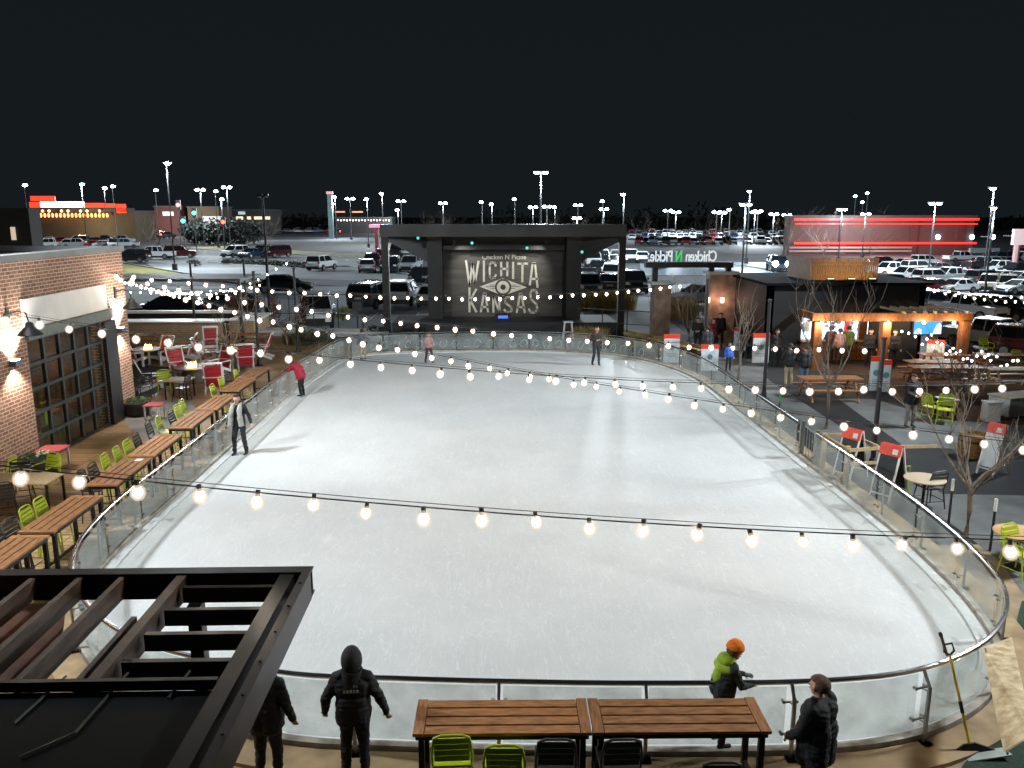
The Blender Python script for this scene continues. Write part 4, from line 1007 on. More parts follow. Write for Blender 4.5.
# far side railing
def rail(px0, px1, py0, py1, label, n=5, h=1.1):
    a, c = P(px0, py0, 0), P(px1, py1, 0); t = thing('metal_railing', label, 'railing'); b = MB()
    for z in (h, h * .5): b.beam(a + Vector((0, 0, z)), c + Vector((0, 0, z)), .05, .05)
    b.build('rail_bars', BLACK, t)
    for i in range(n):
        p = a.lerp(c, i / (n - 1)); MB().tube(p, p + Vector((0, 0, h)), .035, n=6).build('post', BLACK, t)
rail(578, 652, 334, 339, 'thin black railing between the stage and the entrance pillar', 4, 1.6)
rail(195, 388, 331, 334, 'thin black railing behind the fire tables, up to the stage post', 9, 2.4)
t = thing('low_wall', 'long low concrete edge wall behind the fire tables', 'wall'); b = MB(); b.beam(P(215, 331, .25), P(388, 333, .25), .3, .5); b.build('wall', CONC, t); b = MB(); b.beam(P(215, 331, .54), P(388, 333, .54), .4, .08); b.build('coping', mat('coping', (.5, .5, .47), .7), t)
t = thing('low_wall', 'yellowish low wall along the far right curve of the rink', 'wall'); b = MB(); b.beam(P(625, 333, .2), P(700, 350, .2), .2, .5); b.build('wall', mat('tan_wall', (.35, .28, .12), .7), t); b = MB(); b.beam(P(625, 333, .48), P(700, 350, .48), .26, .05); b.build('coping', PINE, t)

# ================================================================== BAR BUILDING AND PERGOLA (right)
t = thing('bar_building', 'black flat roofed bar building with timber serving front and slatted roof screen', 'building')
BY_ = 40.6
xa = PY(768, 300, BY_).x; xb = PY(925, 300, BY_).x; zt = PY(770, 285, BY_).z
b = MB(); b.box(xa, xa + .3, BY_, BY_ + 7, -.05, zt); b.box(xa, xb, BY_ + 6.7, BY_ + 7, -.05, zt); b.box(xb - .3, xb, BY_, BY_ + 7, -.05, zt)
zo0, zo1 = PY(850, 338, BY_).z, PY(850, 315, BY_).z
x1_, x2_ = PY(802, 320, BY_).x, PY(905, 320, BY_).x
b.box(xa, x1_, BY_, BY_ + .3, -.05, zt); b.box(x2_, xb, BY_, BY_ + .3, -.05, zt); b.box(x1_, x2_, BY_, BY_ + .3, zo1 + .1, zt)
b.build('wall', mat('black_cladding', (.0035, .0035, .004), .75, 0, .2, 3), t)
b = MB(); b.box(xa - .2, xb + .2, BY_ - .3, BY_ + 7.2, zt, zt + .12); b.build('roof', mat('roof_black', (.004, .004, .005), .9, 0, .2, 2, 0, None, None, .1), t)
MB().box(x1_, x2_, BY_ + .02, BY_ + .25, -.05, zo0 - .15).build('bar_front', CEDAR, t)
MB().box(x1_ - .05, x2_ + .05, BY_ - .3, BY_ + .3, zo0 - .148, zo0 - .06).build('bar_counter', mat('bar_top', (.5, .42, .33), .5), t)
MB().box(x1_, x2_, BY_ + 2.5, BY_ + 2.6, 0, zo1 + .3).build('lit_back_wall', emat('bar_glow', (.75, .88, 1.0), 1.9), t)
b = MB(); rr = random.Random(4)
for i in range(80):
    x = rr.uniform(x1_, x2_); z = rr.uniform(zo0, zo1 - .05); w2 = rr.uniform(.05, .17)
    b.box(x, x + w2, BY_ + 2.30, BY_ + 2.48, z, z + rr.uniform(.08, .26))
b.build('bottles_and_shelves', mat('shelf_goods', (.10, .10, .11), .4, 0, .5, 2, col2=(.5, .5, .5)), t)
for k, (pa_, pb_) in enumerate(((858, 863), (886, 893))):
    a = PY(pa_, 330, BY_ - .05).x; c = PY(pb_, 330, BY_ - .05).x
MB().box(PY(870, 1, BY_ + 2).x, PY(875, 1, BY_ + 2).x, BY_ + 1.8, BY_ + 1.9, zo0, zo1).build('red_panel', emat('red_pan', (.8, .05, .03), .7), t)
l = bpy.data.lights.new('barl', 'AREA'); l.energy = 160; l.size = 7; l.shape = 'RECTANGLE'; l.size_y = 1.2; l.color = (.9, .95, 1)
o = bpy.data.objects.new('bar_ceiling_light', l); C.objects.link(o); o.parent = t; o.location = ((x1_ + x2_) / 2, BY_ + 1.2, zo1 + .05)
# roof screen
za, zb2 = zt + .12, PY(830, 258, BY_ + 1.5).z
sx0, sx1 = PY(810, 280, BY_ + 1.5).x, PY(878, 280, BY_ + 1.5).x
sb0 = PY(788, 260, BY_ + 4.6)
b = MB(); n = 34
for i in range(n): x = sx0 + (sx1 - sx0) * i / n; b.box(x, x + (sx1 - sx0) / n * .6, BY_ + 1.5, BY_ + 1.56, za, zb2)
b.box(sx0, sx1, BY_ + 1.56, BY_ + 1.6, za + .2, za + .3); b.box(sx0, sx1, BY_ + 1.56, BY_ + 1.6, zb2 - .3, zb2 - .2)
n = 14; a = Vector((sx0, BY_ + 1.5, 0)); c = Vector((sb0.x, BY_ + 4.6, 0))
for i in range(n):
    p = a.lerp(c, i / n); q_ = a.lerp(c, (i + .8) / n); b.beam(p + Vector((0, 0, (za + zb2) / 2)), q_ + Vector((0, 0, (za + zb2) / 2)), .05, zb2 - za)
b.build('roof_screen', mat('cedar_screen', (.20, .095, .028), .6, 0, .45, 6, 0, (6, 6, 1)), t)
MB().box(sx0 + .3, sx1 - .2, BY_ + 2.6, BY_ + 4.4, za, zb2 - .4).build('roof_unit', mat('unit', (.1, .08, .06), .6), t)
l = bpy.data.lights.new('scr', 'POINT'); l.energy = 40; l.color = (1, .75, .45)
wt = t
for fx in (.2, .5, .8):
    x = sx0 + (sx1 - sx0) * fx
    MB().box(x - .2, x + .2, BY_ + .5, BY_ + .7, zt + .125, zt + .25).build('roof_light', BLACK, wt); MB().box(x - .15, x + .15, BY_ + .55, BY_ + .66, zt + .252, zt + .265).build('roof_light_lens', emat('roof_lens', (1, .8, .5), 4), wt)
    l = bpy.data.lights.new('wash', 'SPOT'); l.energy = 70; l.color = (1, .74, .42); l.spot_size = R(120); l.spot_blend = .7
    o = bpy.data.objects.new('roof_wash', l); C.objects.link(o); o.parent = wt; o.location = (x, BY_ + .45, zt + .35); o.rotation_euler = Vector((0, 1, .45)).to_track_quat('-Z', 'Y').to_euler()
# pergola
t = thing('bar_pergola', 'orange timber pergola with thin roof slats in front of the bar', 'pergola')
PY_ = 38.4
z1, z2 = PY(900, 321, PY_).z, PY(900, 314, PY_).z
xs = [PY(px, 340, PY_).x for px in (816, 884, 963)]; xe = PY(972, 318, PY_).x
b = MB(); b.box(xs[0] - .3, xe, PY_ - .12, PY_ + .12, z1, z2 + .05); b.box(xs[0] - .1, xs[0] + .1, PY_ + .121, BY_ - .02, z1, z2); b.box(xe - .25, xe - .02, PY_ + .121, BY_ - .02, z1, z2); b.box(PY(862, 330, BY_).x - .25, PY(862, 330, BY_).x + .15, BY_ - .25, BY_ - .03, 0, z1); b.build('beam', CEDAR, t, bevel=.01)
for i, x in enumerate(xs): MB().box(x - .2, x + .2, PY_ - .2, PY_ + .2, -.05, z1 - .002).build('post', CEDAR, t, bevel=.01)
MB().box(PY(906, 330, BY_ - .2).x - .3, PY(906, 330, BY_ - .2).x + .3, BY_ - .31, BY_ - .05, -.05, z1 - .01).build('post', CEDAR, t)
b = MB()
for i in range(17):
    x = xs[0] + 4.0 + i * .5; 
    if x < xe: b.box(x, x + .05, PY_ - .4, BY_ - .32 + 3, z2 + .052, z2 + .16)
b.build('roof_slats', mat('pale_slats', (.32, .26, .18), .6), t)
for i, px in enumerate((822, 857, 889, 925, 955)):
    k = PY(px, 313, PY_ - .16); k.z = z1 - .06
    MB().ball(k, .075, 10, 6).build('pergola_lamp', emat('perg_lamp', (1, .85, .65), 25), t)
    l = bpy.data.lights.new('pg', 'POINT'); l.energy = 75; l.color = (1, .74, .45); l.shadow_soft_size = .08
    o = bpy.data.objects.new('pergola_glow', l); C.objects.link(o); o.parent = t; o.location = k + Vector((0, -.35, -.12))
# screen
tv = thing('wall_screen', 'large glowing blue screen hanging under the bar pergola', 'screen')
a, c = PY(915, 318, BY_ - .8), PY(941, 334, BY_ - .8)
MB().box(a.x - .08, c.x + .08, BY_ - .78, BY_ - .7, c.z - .08, a.z + .08).build('case', BLACK, tv)
def scrmat():
    m = bpy.data.materials.new('screen_image'); m.use_nodes = True; n = m.node_tree.nodes; l = m.node_tree.links; b = n['Principled BSDF']
    t = n.new('ShaderNodeTexCoord'); v = n.new('ShaderNodeTexVoronoi'); v.inputs['Scale'].default_value = 2.2; l.new(t.outputs['Object'], v.inputs['Vector'])
    cr = n.new('ShaderNodeValToRGB'); cr.color_ramp.interpolation = 'CONSTANT'
    cr.color_ramp.elements[0].color = (.02, .12, .6, 1); cr.color_ramp.elements[1].position = .6; cr.color_ramp.elements[1].color = (.75, .85, 1, 1)
    e = cr.color_ramp.elements.new(.3); e.color = (.05, .4, .9, 1); l.new(v.outputs['Color'], cr.inputs[0]); l.new(cr.outputs[0], b.inputs['Emission Color']); b.inputs['Emission Strength'].default_value = 1.3
    b.inputs['Base Color'].default_value = (0, 0, 0, 1)
    return m
MB().box(a.x, c.x, BY_ - .80, BY_ - .781, c.z, a.z).build('image', scrmat(), tv)
t = thing('black_partition', 'black partition panel right of the serving front, under the screen', 'partition'); MB().box(PY(897, 1, BY_ - .5).x, PY(950, 1, BY_ - .5).x, BY_ - .66, BY_ - .5, -.05, zo1 + .2).build('panel', BLACK, t); MB().box(PY(897, 1, BY_ - .5).x, PY(950, 1, BY_ - .5).x, BY_ - .7, BY_ - .461, -.05, .12).build('plinth', STEEL, t)
MB().box(0, .3, 0, .02, 0, .45).build('small_notice', WHITEP, None).location = PY(803, 331, BY_ - .05)
tag(bpy.data.objects['small_notice'], 'small white notice on the black bar wall left of the serving front', 'notice')
# tiny lights
t = thing('fairy_lights', 'loose string of tiny white lights across the right yard', 'string lights')
pts = [(902, 330), (916, 331), (923, 337), (931, 339), (937, 342), (947, 347), (953, 350), (960, 353), (968, 354), (977, 355), (985, 357), (991, 358), (1002, 360), (1013, 362), (1022, 363)]
yy = 37.4
pw = [PY(x, y, yy - i * .25) for i, (x, y) in enumerate(pts)]
b = MB(); b.path(pw, .012, 4); b.build('cord', CORD, t)
tiny = MB().ball((0, 0, -.05), .055, 6, 4).mesh('tiny_bulb', emat('tiny_bulb', (.9, .95, 1), 14))
rr = random.Random(9)
for a, c in zip(pw[:-1], pw[1:]):
    for k in range(2):
        o = bpy.data.objects.new('bulb', tiny); C.objects.link(o); o.parent = t; o.location = a.lerp(c, k / 2) + Vector((0, 0, rr.uniform(-.3, .3)))

# ================================================================== NEAR ROOF FRAME (bottom left)
t = thing('steel_canopy', 'near black steel and timber canopy frame filling the lower left corner', 'canopy')
ZP = 3.5
A = P(312, 569, ZP); y1 = A.y; xr = A.x
NEARW = mat('weathered_brown', (.07, .042, .028), .55, 0, .5, 3, .15, (1, 1, 5)); RUST = mat('red_brown', (.17, .055, .022), .6, 0, .4, 3, .15)
CS = mat('canopy_steel', (.035, .033, .032), .38, .7, .25, 3)
b = MB(); b.box(-9, xr, y1 - .075, y1 + .075, ZP - .02, ZP); b.box(-9, xr, y1 - .01, y1 + .01, ZP - .27, ZP - .021); b.box(-9, xr, y1 - .075, y1 + .075, ZP - .29, ZP - .27); b.build('front_beam', CS, t)
yn = 4.6
xq = xr + .19 * 0
b = MB(); b.box(xr - .09, xr + .0, yn, y1 - .08, ZP - .015, ZP + .003); b.box(xr - .012, xr, yn, y1 - .08, ZP - .28, ZP - .016); b.box(xr - .09, xr, yn, y1 - .08, ZP - .30, ZP - .28); b.box(xr - .32, xr - .17, yn, y1 - .08, ZP - .25, ZP - .02); b.build('side_channel', CS, t)
xm = P(184, 573, ZP).x
ye = P(100, 677, ZP).y
b = MB(); b.box(xm - .07, xm + .03, ye, y1 - .08, ZP - .26, ZP - .02); b.box(xm - .2, xm - .15, ye, y1 - .9, ZP - .24, ZP - .06); b.build('middle_beam', NEARW, t)
for px in (30, 77, 119):
    x = P(px, 577, ZP).x; MB().box(x - .03, x + .03, ye, y1 - .08, ZP - .24, ZP - .03).build('rafter', NEARW, t)
for py in (586, 608, 632, 659):
    y = P(250, py, ZP - .05).y; MB().box(xm + .07, xr - .33, y - .03, y + .03, ZP - .215, ZP - .05).build('rafter', CS, t)
ye = P(100, 677, ZP).y
for i in range(7):
    yb_ = y1 - .35 - i * .5; MB().tube((xr - .045, yb_, ZP + .003), (xr - .045, yb_, ZP + .016), .014, n=6).build('bolt', CS, t)
b = MB(); b.box(-9, xr - .33, ye - .05, ye, ZP - .1, ZP - .01); b.build('cross_beam', CS, t)
b = MB(); b.box(-9, xr - .325, 2.5, ye - .055, ZP - .2, ZP - .1); b.build('roof_panel', mat('black_roofing', (.006, .006, .007), .9, 0, .2, 2), t)
b = MB()
for (ax, ay), (cx_, cy_) in (((66, 676), (14, 723)), ((128, 673), (75, 733)), ((75, 733), (20, 757)), ((190, 671), (168, 698))):
    b = MB(); b.tube(P(ax, ay, ZP - .085), P(cx_, cy_, ZP - .085), .010); b.build('conduit', mat('conduit', (.12, .12, .11), .4, .8), t)
b = MB(); b.prism([P(-150, 604, ZP - .31), P(66, 604, ZP - .31), P(62, 640, ZP - .31), P(26, 682, ZP - .31), P(-150, 682, ZP - .31)], (0, 0, -.02)); b.build('timber_panel', RUST, t)
for x, y in ((P(187, 625, ZP - .4).x, y1 - .16),): MB().box(x - .07, x + .07, y - .07, y + .07, -.05, ZP - .3).build('column', CS, t)

# ================================================================== TREES AND PLANTS
BARK = mat('bark', (.15, .115, .085), .85, 0, .35, 9, .3)
def branch(b, p, d, L, r, lvl, rr, tips):
    n = 4; pts = [p]; rad = [r]
    for i in range(n):
        d = (d + Vector((rr.uniform(-.22, .22), rr.uniform(-.22, .22), rr.uniform(-.05, .18)))).normalized()
        p = p + d * L / n; pts.append(p); rad.append(r * (1 - .6 * (i + 1) / n))
    b.path(pts, rad, 5)
    if lvl <= 0: return
    k = 4 if lvl > 1 else 4
    for i in range(k):
        j = rr.randint(1, n); q_ = pts[j]
        ax = Vector((rr.uniform(-1, 1), rr.uniform(-1, 1), rr.uniform(0, .9))).normalized()
        nd = (d * .65 + ax * .75).normalized()
        branch(b, q_, nd, L * rr.uniform(.5, .75), max(.006, rad[j] * .65), lvl - 1, rr, tips)
def bare_tree(loc, h, label, seed, lvl=3, spread=.8, fork=.35):
    rr = random.Random(seed)
    t = thing('bare_tree', label, 'tree', loc)
    b = MB(); th = h * fork; b.path([(0, 0, -.05), (.02, 0, th * .5), (rr.uniform(-.06, .06), 0, th)], [.075, .06, .05], 8); b.build('trunk', BARK, t, smooth=True)
    b = MB()
    for i in range(5):
        a = i * 1.257 + rr.uniform(-.4, .4); d = Vector((math.cos(a) * spread, math.sin(a) * spread, 1)).normalized()
        branch(b, Vector((0, 0, th - .12 * i * .5)), d, (h - th) * rr.uniform(.65, .95), .034, lvl - 1, rr, None)
    b.build('crown', BARK, t, smooth=True)
    return t
bare_tree(P(826, 428, 0), 4.6, 'bare young tree right of the rink in front of the bar', 3)
bare_tree(P(966, 534, 0), 3.3, 'nearest bare tree, in front of the round brown bin at the right', 8, spread=.9)
bare_tree(P(959, 405, 0), 2.6, 'twiggy bare shrub in the brown bed between picnic tables', 12, fork=.1, spread=.5)
bare_tree(P(688, 350, 0), 3.2, 'small bare tree in front of the entrance sign', 5)
bare_tree(P(738, 385, 0), 4.2, 'thin bare sapling beside the blue jacket child', 6, lvl=2, spread=.4)
bare_tree(P(287, 353, 0), 3.4, 'young tree with white painted trunk near the far left curve', 14, lvl=2)
bare_tree(P(233, 382, 0), 3.6, 'thin young tree behind the last lime chair of the left row', 15, lvl=2, spread=.5)
def tuft(px, py, label, w_=1.0, h=1.1, m=None, n=420, name='grass_tuft', cat='grass clump', loc=None):
    m = m or mat('straw', (.36, .26, .09), .9, 0, .3, 3)
    t = thing(name, label, cat, loc if loc is not None else P(px, py, 0)); b = MB(); rr = random.Random(int(px * 7 + py))
    for i in range(n):
        a = rr.uniform(0, 6.28); r = w_ * .5 * math.sqrt(rr.random()); c = Vector((r * math.cos(a), r * math.sin(a), -.02)); L = h * rr.uniform(.5, 1)
        o_ = Vector((math.cos(a), math.sin(a), 0)) * rr.uniform(.1, .5) * L; e = Vector((-math.sin(a), math.cos(a), 0)) * .022
        m1 = c + o_ * .35 + Vector((0, 0, L * .65)); tp = c + o_ + Vector((0, 0, L))
        b.add([c - e, c + e, m1 + e, m1 - e, tp], [(0, 1, 2, 3), (3, 2, 4)])
    b.build('blades', m, t, fix=False)
for i, (px, py, w2, l_) in enumerate([(592, 309, 2.6, 'straw coloured ornamental grass clump behind the stage, left one'), (606, 311, 2.6, 'straw coloured ornamental grass clump behind the stage, middle one'), (622, 309, 2.4, 'straw coloured ornamental grass clump behind the stage, right one'),
                        (668, 316, 2.6, 'golden grass clump right of the dark entrance pillar'), (684, 318, 2.4, 'golden grass clump behind the small bare tree')]): tuft(px, py, l_, w2, 1.7)
for i, (px, py, w2, l_) in enumerate([(582, 338, 1.4, 'low dry grass clump at the right stage corner'), (598, 340, 1.4, 'low dry grass clump left of the right stage post'), (640, 345, 1.6, 'low golden grass clump behind the far right curve, first'), (656, 350, 1.6, 'low golden grass clump behind the far right curve, second'), (672, 354, 1.5, 'low golden grass clump behind the far right curve, third'),
                        (300, 343, 2.0, 'olive shrub beside the far left curve of the rink')]):
    tuft(px, py, l_, w2, .8, m=None if i < 5 else mat('olive', (.10, .09, .03), .9, 0, .4, 3))
def leafy(loc, rx, rz_, label, m, n=900, ls=.16, name='shrub', cat='shrub', trunk=.3, base=0.0):
    t = thing(name, label, cat, loc); rr = random.Random(hash(label) % 9999 if False else len(label) * 31 + int(loc[0] * 10))
    MB().tube((0, 0, -.05), (0, 0, rz_ * trunk + base), rx * .09 + .02, rx * .05 + .01, 6).build('trunk', BARK, t)
    lob = [(Vector((rr.uniform(-.5, .5) * rx, rr.uniform(-.5, .5) * rx, base + rz_ * rr.uniform(.3, .75))), rr.uniform(.4, .65)) for _ in range(9)]
    b = MB()
    for i in range(n):
        c, f = lob[rr.randrange(9)]; v = Vector((rr.gauss(0, 1), rr.gauss(0, 1), rr.gauss(0, 1))).normalized() * (rr.random() ** .35)
        p = c + Vector((v.x * rx * f, v.y * rx * f, v.z * rz_ * .42 * f * 1.3)); p.z = max(.05 + base * .5, p.z)
        d = Vector((rr.uniform(-1, 1), rr.uniform(-1, 1), rr.uniform(-1, 1))).normalized() * ls * rr.uniform(.6, 1.3); e = d.orthogonal().normalized() * ls * .35
        b.add([p, p + d / 2 + e, p + d, p + d / 2 - e], [(0, 1, 2, 3)])
    b.build('crown', m, t, fix=False)
    return t
EVG = mat('dark_leaves', (.005, .007, .004), .8, 0, .5, 4); BRL = mat('brown_leaves', (.12, .055, .035), .85, 0, .4, 5); SHR = mat('shrub_leaves', (.045, .05, .025), .8, 0, .5, 4)
for i, (px, pt_, l_) in enumerate([(233, 283, 'reddish narrow shrub behind the fire tables, leftmost'), (246, 283, 'reddish narrow shrub behind the fire tables, second from the left'), (258, 285, 'reddish narrow shrub by the middle patio pole'), (276, 290, 'reddish narrow shrub behind the white trunk tree'), (303, 292, 'reddish narrow shrub left of the parked white car')]):
    l0 = P(px, 331, 0); leafy(l0, .42, 2.7, l_, BRL, 420, .13, name='columnar_shrub')
for px, py, l_ in [(384, 339, 'small round dark bush left of the stage post'), (375, 337, 'small round dark bush, second from the stage post'), (406, 338, 'small round dark bush right of the left stage post'), (421, 338, 'small round dark bush by the left end of the stage')]:
    leafy(P(px, py, 0), .45, .75, l_, EVG, 260, .12)
leafy(P(318, 346, 0), 1.2, 1.1, 'low olive bush by the far left curve of the rink', SHR, 500, .14)
leafy(P(343, 320, 0), .8, 1.2, 'bright yellow green bush beside the fence signpost', mat('yellow_leaves', (.30, .33, .05), .8, 0, .3, 4), 400, .14)
for i in range(9):
    px = 195 + i * 7.4; l0 = P(px, 244 + (i % 2), 0); leafy((l0.x, l0.y, -.05), 4.6, 6.4, 'dark evergreen of the row before the lit shops, number %s from the left' % ['one', 'two', 'three', 'four', 'five', 'six', 'seven', 'eight', 'nine'][i], EVG, 700, .9, name='evergreen_tree', cat='tree')
for i, (px, py) in enumerate([(150, 247), (270, 246), (430, 236), (446, 237), (700, 247), (728, 250), (785, 262), (823, 262), (870, 264), (640, 243), (553, 232), (580, 233)]):
    l0 = P(px, py, 0); bare_tree((l0.x, l0.y, 0), 6.5, 'bare roadside tree ' + ['beyond the red car at the left', 'behind the dark double lamp pole', 'above the left stage roof corner', 'just right of the left stage roof corner', 'behind the reversed sign, left', 'right of the reversed sign', 'left below the long red lined store', 'below the long red lined store, first', 'below the long red lined store, second', 'left of the reversed sign', 'behind the stage roof under the tall lamp', 'behind the stage roof right of the tall lamp'][i], 40 + i, lvl=3, fork=.25).scale = (1.2, 1.2, 1)
for px, py, l_ in [(195, 266, 'low dark bush in the car park island, left'), (228, 264, 'low dark bush in the car park island, right'), (372, 288, 'dark bush in the island before the white car'), (386, 290, 'dark bush in the island by the stage post')]:
    leafy(P(px, py, 0), 1.3, .9, l_, EVG, 300, .2)
hed = thing('hedge', 'long low dark hedge in the car park island beyond the white car', 'hedge'); b = MB(); rr = random.Random(2)
a, c = P(233, 264, 0), P(313, 268, 0)
for i in range(1500):
    p = a.lerp(c, rr.random()) + Vector((rr.uniform(-.4, .4), rr.uniform(-.7, .7), rr.uniform(0, .7))); d = Vector((rr.uniform(-1, 1), rr.uniform(-1, 1), rr.uniform(-1, 1))).normalized() * .25; e = d.orthogonal().normalized() * .09
    b.add([p, p + d / 2 + e, p + d, p + d / 2 - e], [(0, 1, 2, 3)])
b.build('leaves', EVG, hed, fix=False)

# ================================================================== VEHICLES
TYRE = mat('tyre', (.015, .015, .015), .8); RIM = mat('rim', (.4, .4, .42), .3, .8); CGL = mat('car_glass', (.012, .014, .017), .08, 0, .1, 1, spec=.8); HLAMP = mat('headlamp', (.7, .72, .75), .15, .3); TAIL = mat('tail_lamp', (.35, .01, .01), .3)
PAINT = {'white': (.70, .72, .73), 'silver': (.36, .38, .40), 'grey': (.10, .105, .115), 'black': (.012, .013, .015), 'red': (.30, .012, .015), 'blue': (.03, .06, .13), 'maroon': (.09, .008, .012), 'beige': (.36, .31, .24)}
def pm(c): return mat('paint_' + c, PAINT[c], .25, .15 if c != 'white' else 0, .04, .5)
SH = {  # length, width, lower profile (x,z) , greenhouse profile base->roof
 'sedan': (4.7, 1.86, [(-2.35, .38), (-2.33, .75), (-2.25, .92), (-1.55, .98), (1.0, .95), (2.0, .80), (2.3, .66), (2.35, .4)], [(-1.75, .96), (-1.05, 1.40), (.25, 1.43), (1.15, .94)]),
 'suv': (4.75, 1.95, [(-2.35, .42), (-2.37, .9), (-2.30, 1.10), (1.05, 1.08), (2.1, .98), (2.33, .8), (2.37, .45)], [(-2.28, 1.08), (-2.05, 1.68), (.35, 1.72), (1.2, 1.06)]),
 'pickup': (5.7, 2.0, [(-2.85, .5), (-2.85, 1.12), (-.9, 1.12), (-.85, 1.14), (1.35, 1.14), (2.6, 1.06), (2.83, .85), (2.85, .5)], [(-.88, 1.12), (-.70, 1.80), (.75, 1.82), (1.45, 1.12)]),
}
def car_parts(kind, col):
    L, W, lo, gh = SH[kind]; hw = W / 2
    body = MB(); n = len(lo)
    # body shell as 4 lengthwise section strips with tumblehome
    prof = [(x, z) for x, z in lo]
    rows = []
    for yf, zi, xi in ((-1, 0, 0), (1, 0, 0)):
        rows.append([(x * (.985), yf * hw * (.94 if z < .5 else 1.0 if z < .9 else .95) * (.93 if abs(x) > L / 2 - .25 else 1), z) for x, z in prof])
    vs = rows[0] + rows[1]
    fs = [(i, i + 1, n + i + 1, n + i) for i in range(n - 1)] + [(n - 1, 0, n, 2 * n - 1)]
    fs += [tuple(range(n - 1, -1, -1)), tuple(range(n, 2 * n))]
    body.add(vs, fs)
    if kind == 'pickup': body.m = 1; body.box(-2.72, -1.0, -hw + .16, hw - .16, 1.121, 1.126); body.m = 0
    # roof panel
    g = gh; r = [(g[1][0] - .02, g[1][1]), (g[2][0] + .02, g[2][1])]
    body.box(r[0][0], r[1][0], -hw * .76, hw * .76, min(g[1][1], g[2][1]) - .01, max(g[1][1], g[2][1]) + .045)
    for sx_ in (-1, 1):   # pillars
        body.beam((g[0][0], sx_ * hw * .93, g[0][1]), (g[1][0], sx_ * hw * .76, g[1][1]), .07, .05); body.beam((g[3][0], sx_ * hw * .93, g[3][1]), (g[2][0], sx_ * hw * .76, g[2][1]), .06, .05)
        mx_ = (g[1][0] + g[2][0]) / 2 - .05; body.beam((mx_, sx_ * hw * .95, g[0][1]), (mx_, sx_ * hw * .775, g[1][1]), .05, .08)
        body.beam((g[0][0] + .05, sx_ * hw * .955, g[0][1] + .01), (g[3][0], sx_ * hw * .955, g[3][1] + .01), .03, .05)
        body.box(g[3][0] - .35, g[3][0] - .2, sx_ * hw * 1.0 - .02 + (0 if sx_ > 0 else -.12), sx_ * hw * 1.0 + .02 + (.12 if sx_ > 0 else 0), g[3][1] + .04, g[3][1] + .2)
    gl = MB(); vs = [(x, -hw * (.93 if i in (0, 3) else .75), z) for i, (x, z) in enumerate(g)] + [(x, hw * (.93 if i in (0, 3) else .75), z) for i, (x, z) in enumerate(g)]
    gl.add(vs, [(3, 2, 1, 0), (4, 5, 6, 7), (0, 1, 5, 4), (1, 2, 6, 5), (2, 3, 7, 6), (3, 0, 4, 7)])
    under = MB(); under.box(-L / 2 + .15, L / 2 - .15, -hw + .12, hw - .12, .22, .5); under.box(L / 2 - .06, L / 2 + .005, -hw * .55, hw * .55, .45, .66); under.box(-L / 2 - .01, -L / 2 + .1, -hw * .8, hw * .8, .4, .55)
    wr = .35 if kind != 'pickup' else .39; wx = L * .305
    return body, gl, under, wr, wx, L, hw
CARC = {}
def car(kind, col, loc, head, label, group=None, lit=False, sc=1.15):
    key = (kind, col, lit)
    if key in CARC: return dup(CARC[key], loc, R(head), label, group, sc)
    t = thing('parked_car' if kind != 'pickup' else 'pickup_truck', label, {'sedan': 'car', 'suv': 'suv', 'pickup': 'pickup truck'}[kind], loc, R(head), group, sc)
    body, gl, under, wr, wx, L, hw = car_parts(kind, col)
    body.build('body', [pm(col), BLACK], t, bevel=.05); gl.build('window', CGL, t); under.build('bumper', BLACK, t)
    for x in (-wx, wx):
        for y in (-1, 1):
            wl = MB(); wl.tube((x, y * (hw - .22), wr), (x, y * (hw + .01), wr), wr, n=16); o = wl.build('wheel', TYRE, t, smooth=True)
            MB().tube((x, y * (hw - .1), wr), (x, y * (hw + .018), wr), wr * .62, n=12).build('rim', RIM, o, smooth=True)
    z = .72 if kind == 'sedan' else .88
    for y in (-1, 1):
        MB().box(L / 2 - .14, L / 2 - .01, y * hw * .72 - .17, y * hw * .72 + .17, z - .09, z + .08).build('headlight', emat('headlight_on', (.55, .8, 1), 90) if lit else HLAMP, t)
        MB().box(-L / 2 - .005, -L / 2 + .12, y * hw * .80 - .13, y * hw * .80 + .1, z - .02, z + .16).build('taillight', TAIL, t)
    if lit:
        for y in (-.7, .7):
            MB().ball((L / 2 + .05, y, .95), .32, 10, 6).build('headlight_glow', emat('headlight_on', (.55, .8, 1), 90), t)  # oversized glowing ball standing in for the headlight's glare
            l = bpy.data.lights.new('beam', 'SPOT'); l.energy = 5000; l.color = (.45, .75, 1); l.spot_size = R(100); l.spot_blend = .8
            o = bpy.data.objects.new('headlight_beam', l); C.objects.link(o); o.parent = t; o.location = (L / 2 + .5, y, .95); o.rotation_euler = Vector((1, 0, -.12)).to_track_quat('-Z', 'Y').to_euler()
    MB().box(-L / 2 - .02, -L / 2 + .02, -.26, .26, z - .12, z + .02).build('number_plate', mat('plate', (.55, .56, .55), .5), t)
    CARC[key] = t
    return t
LG = 'cars parked in the lot beyond the rink'
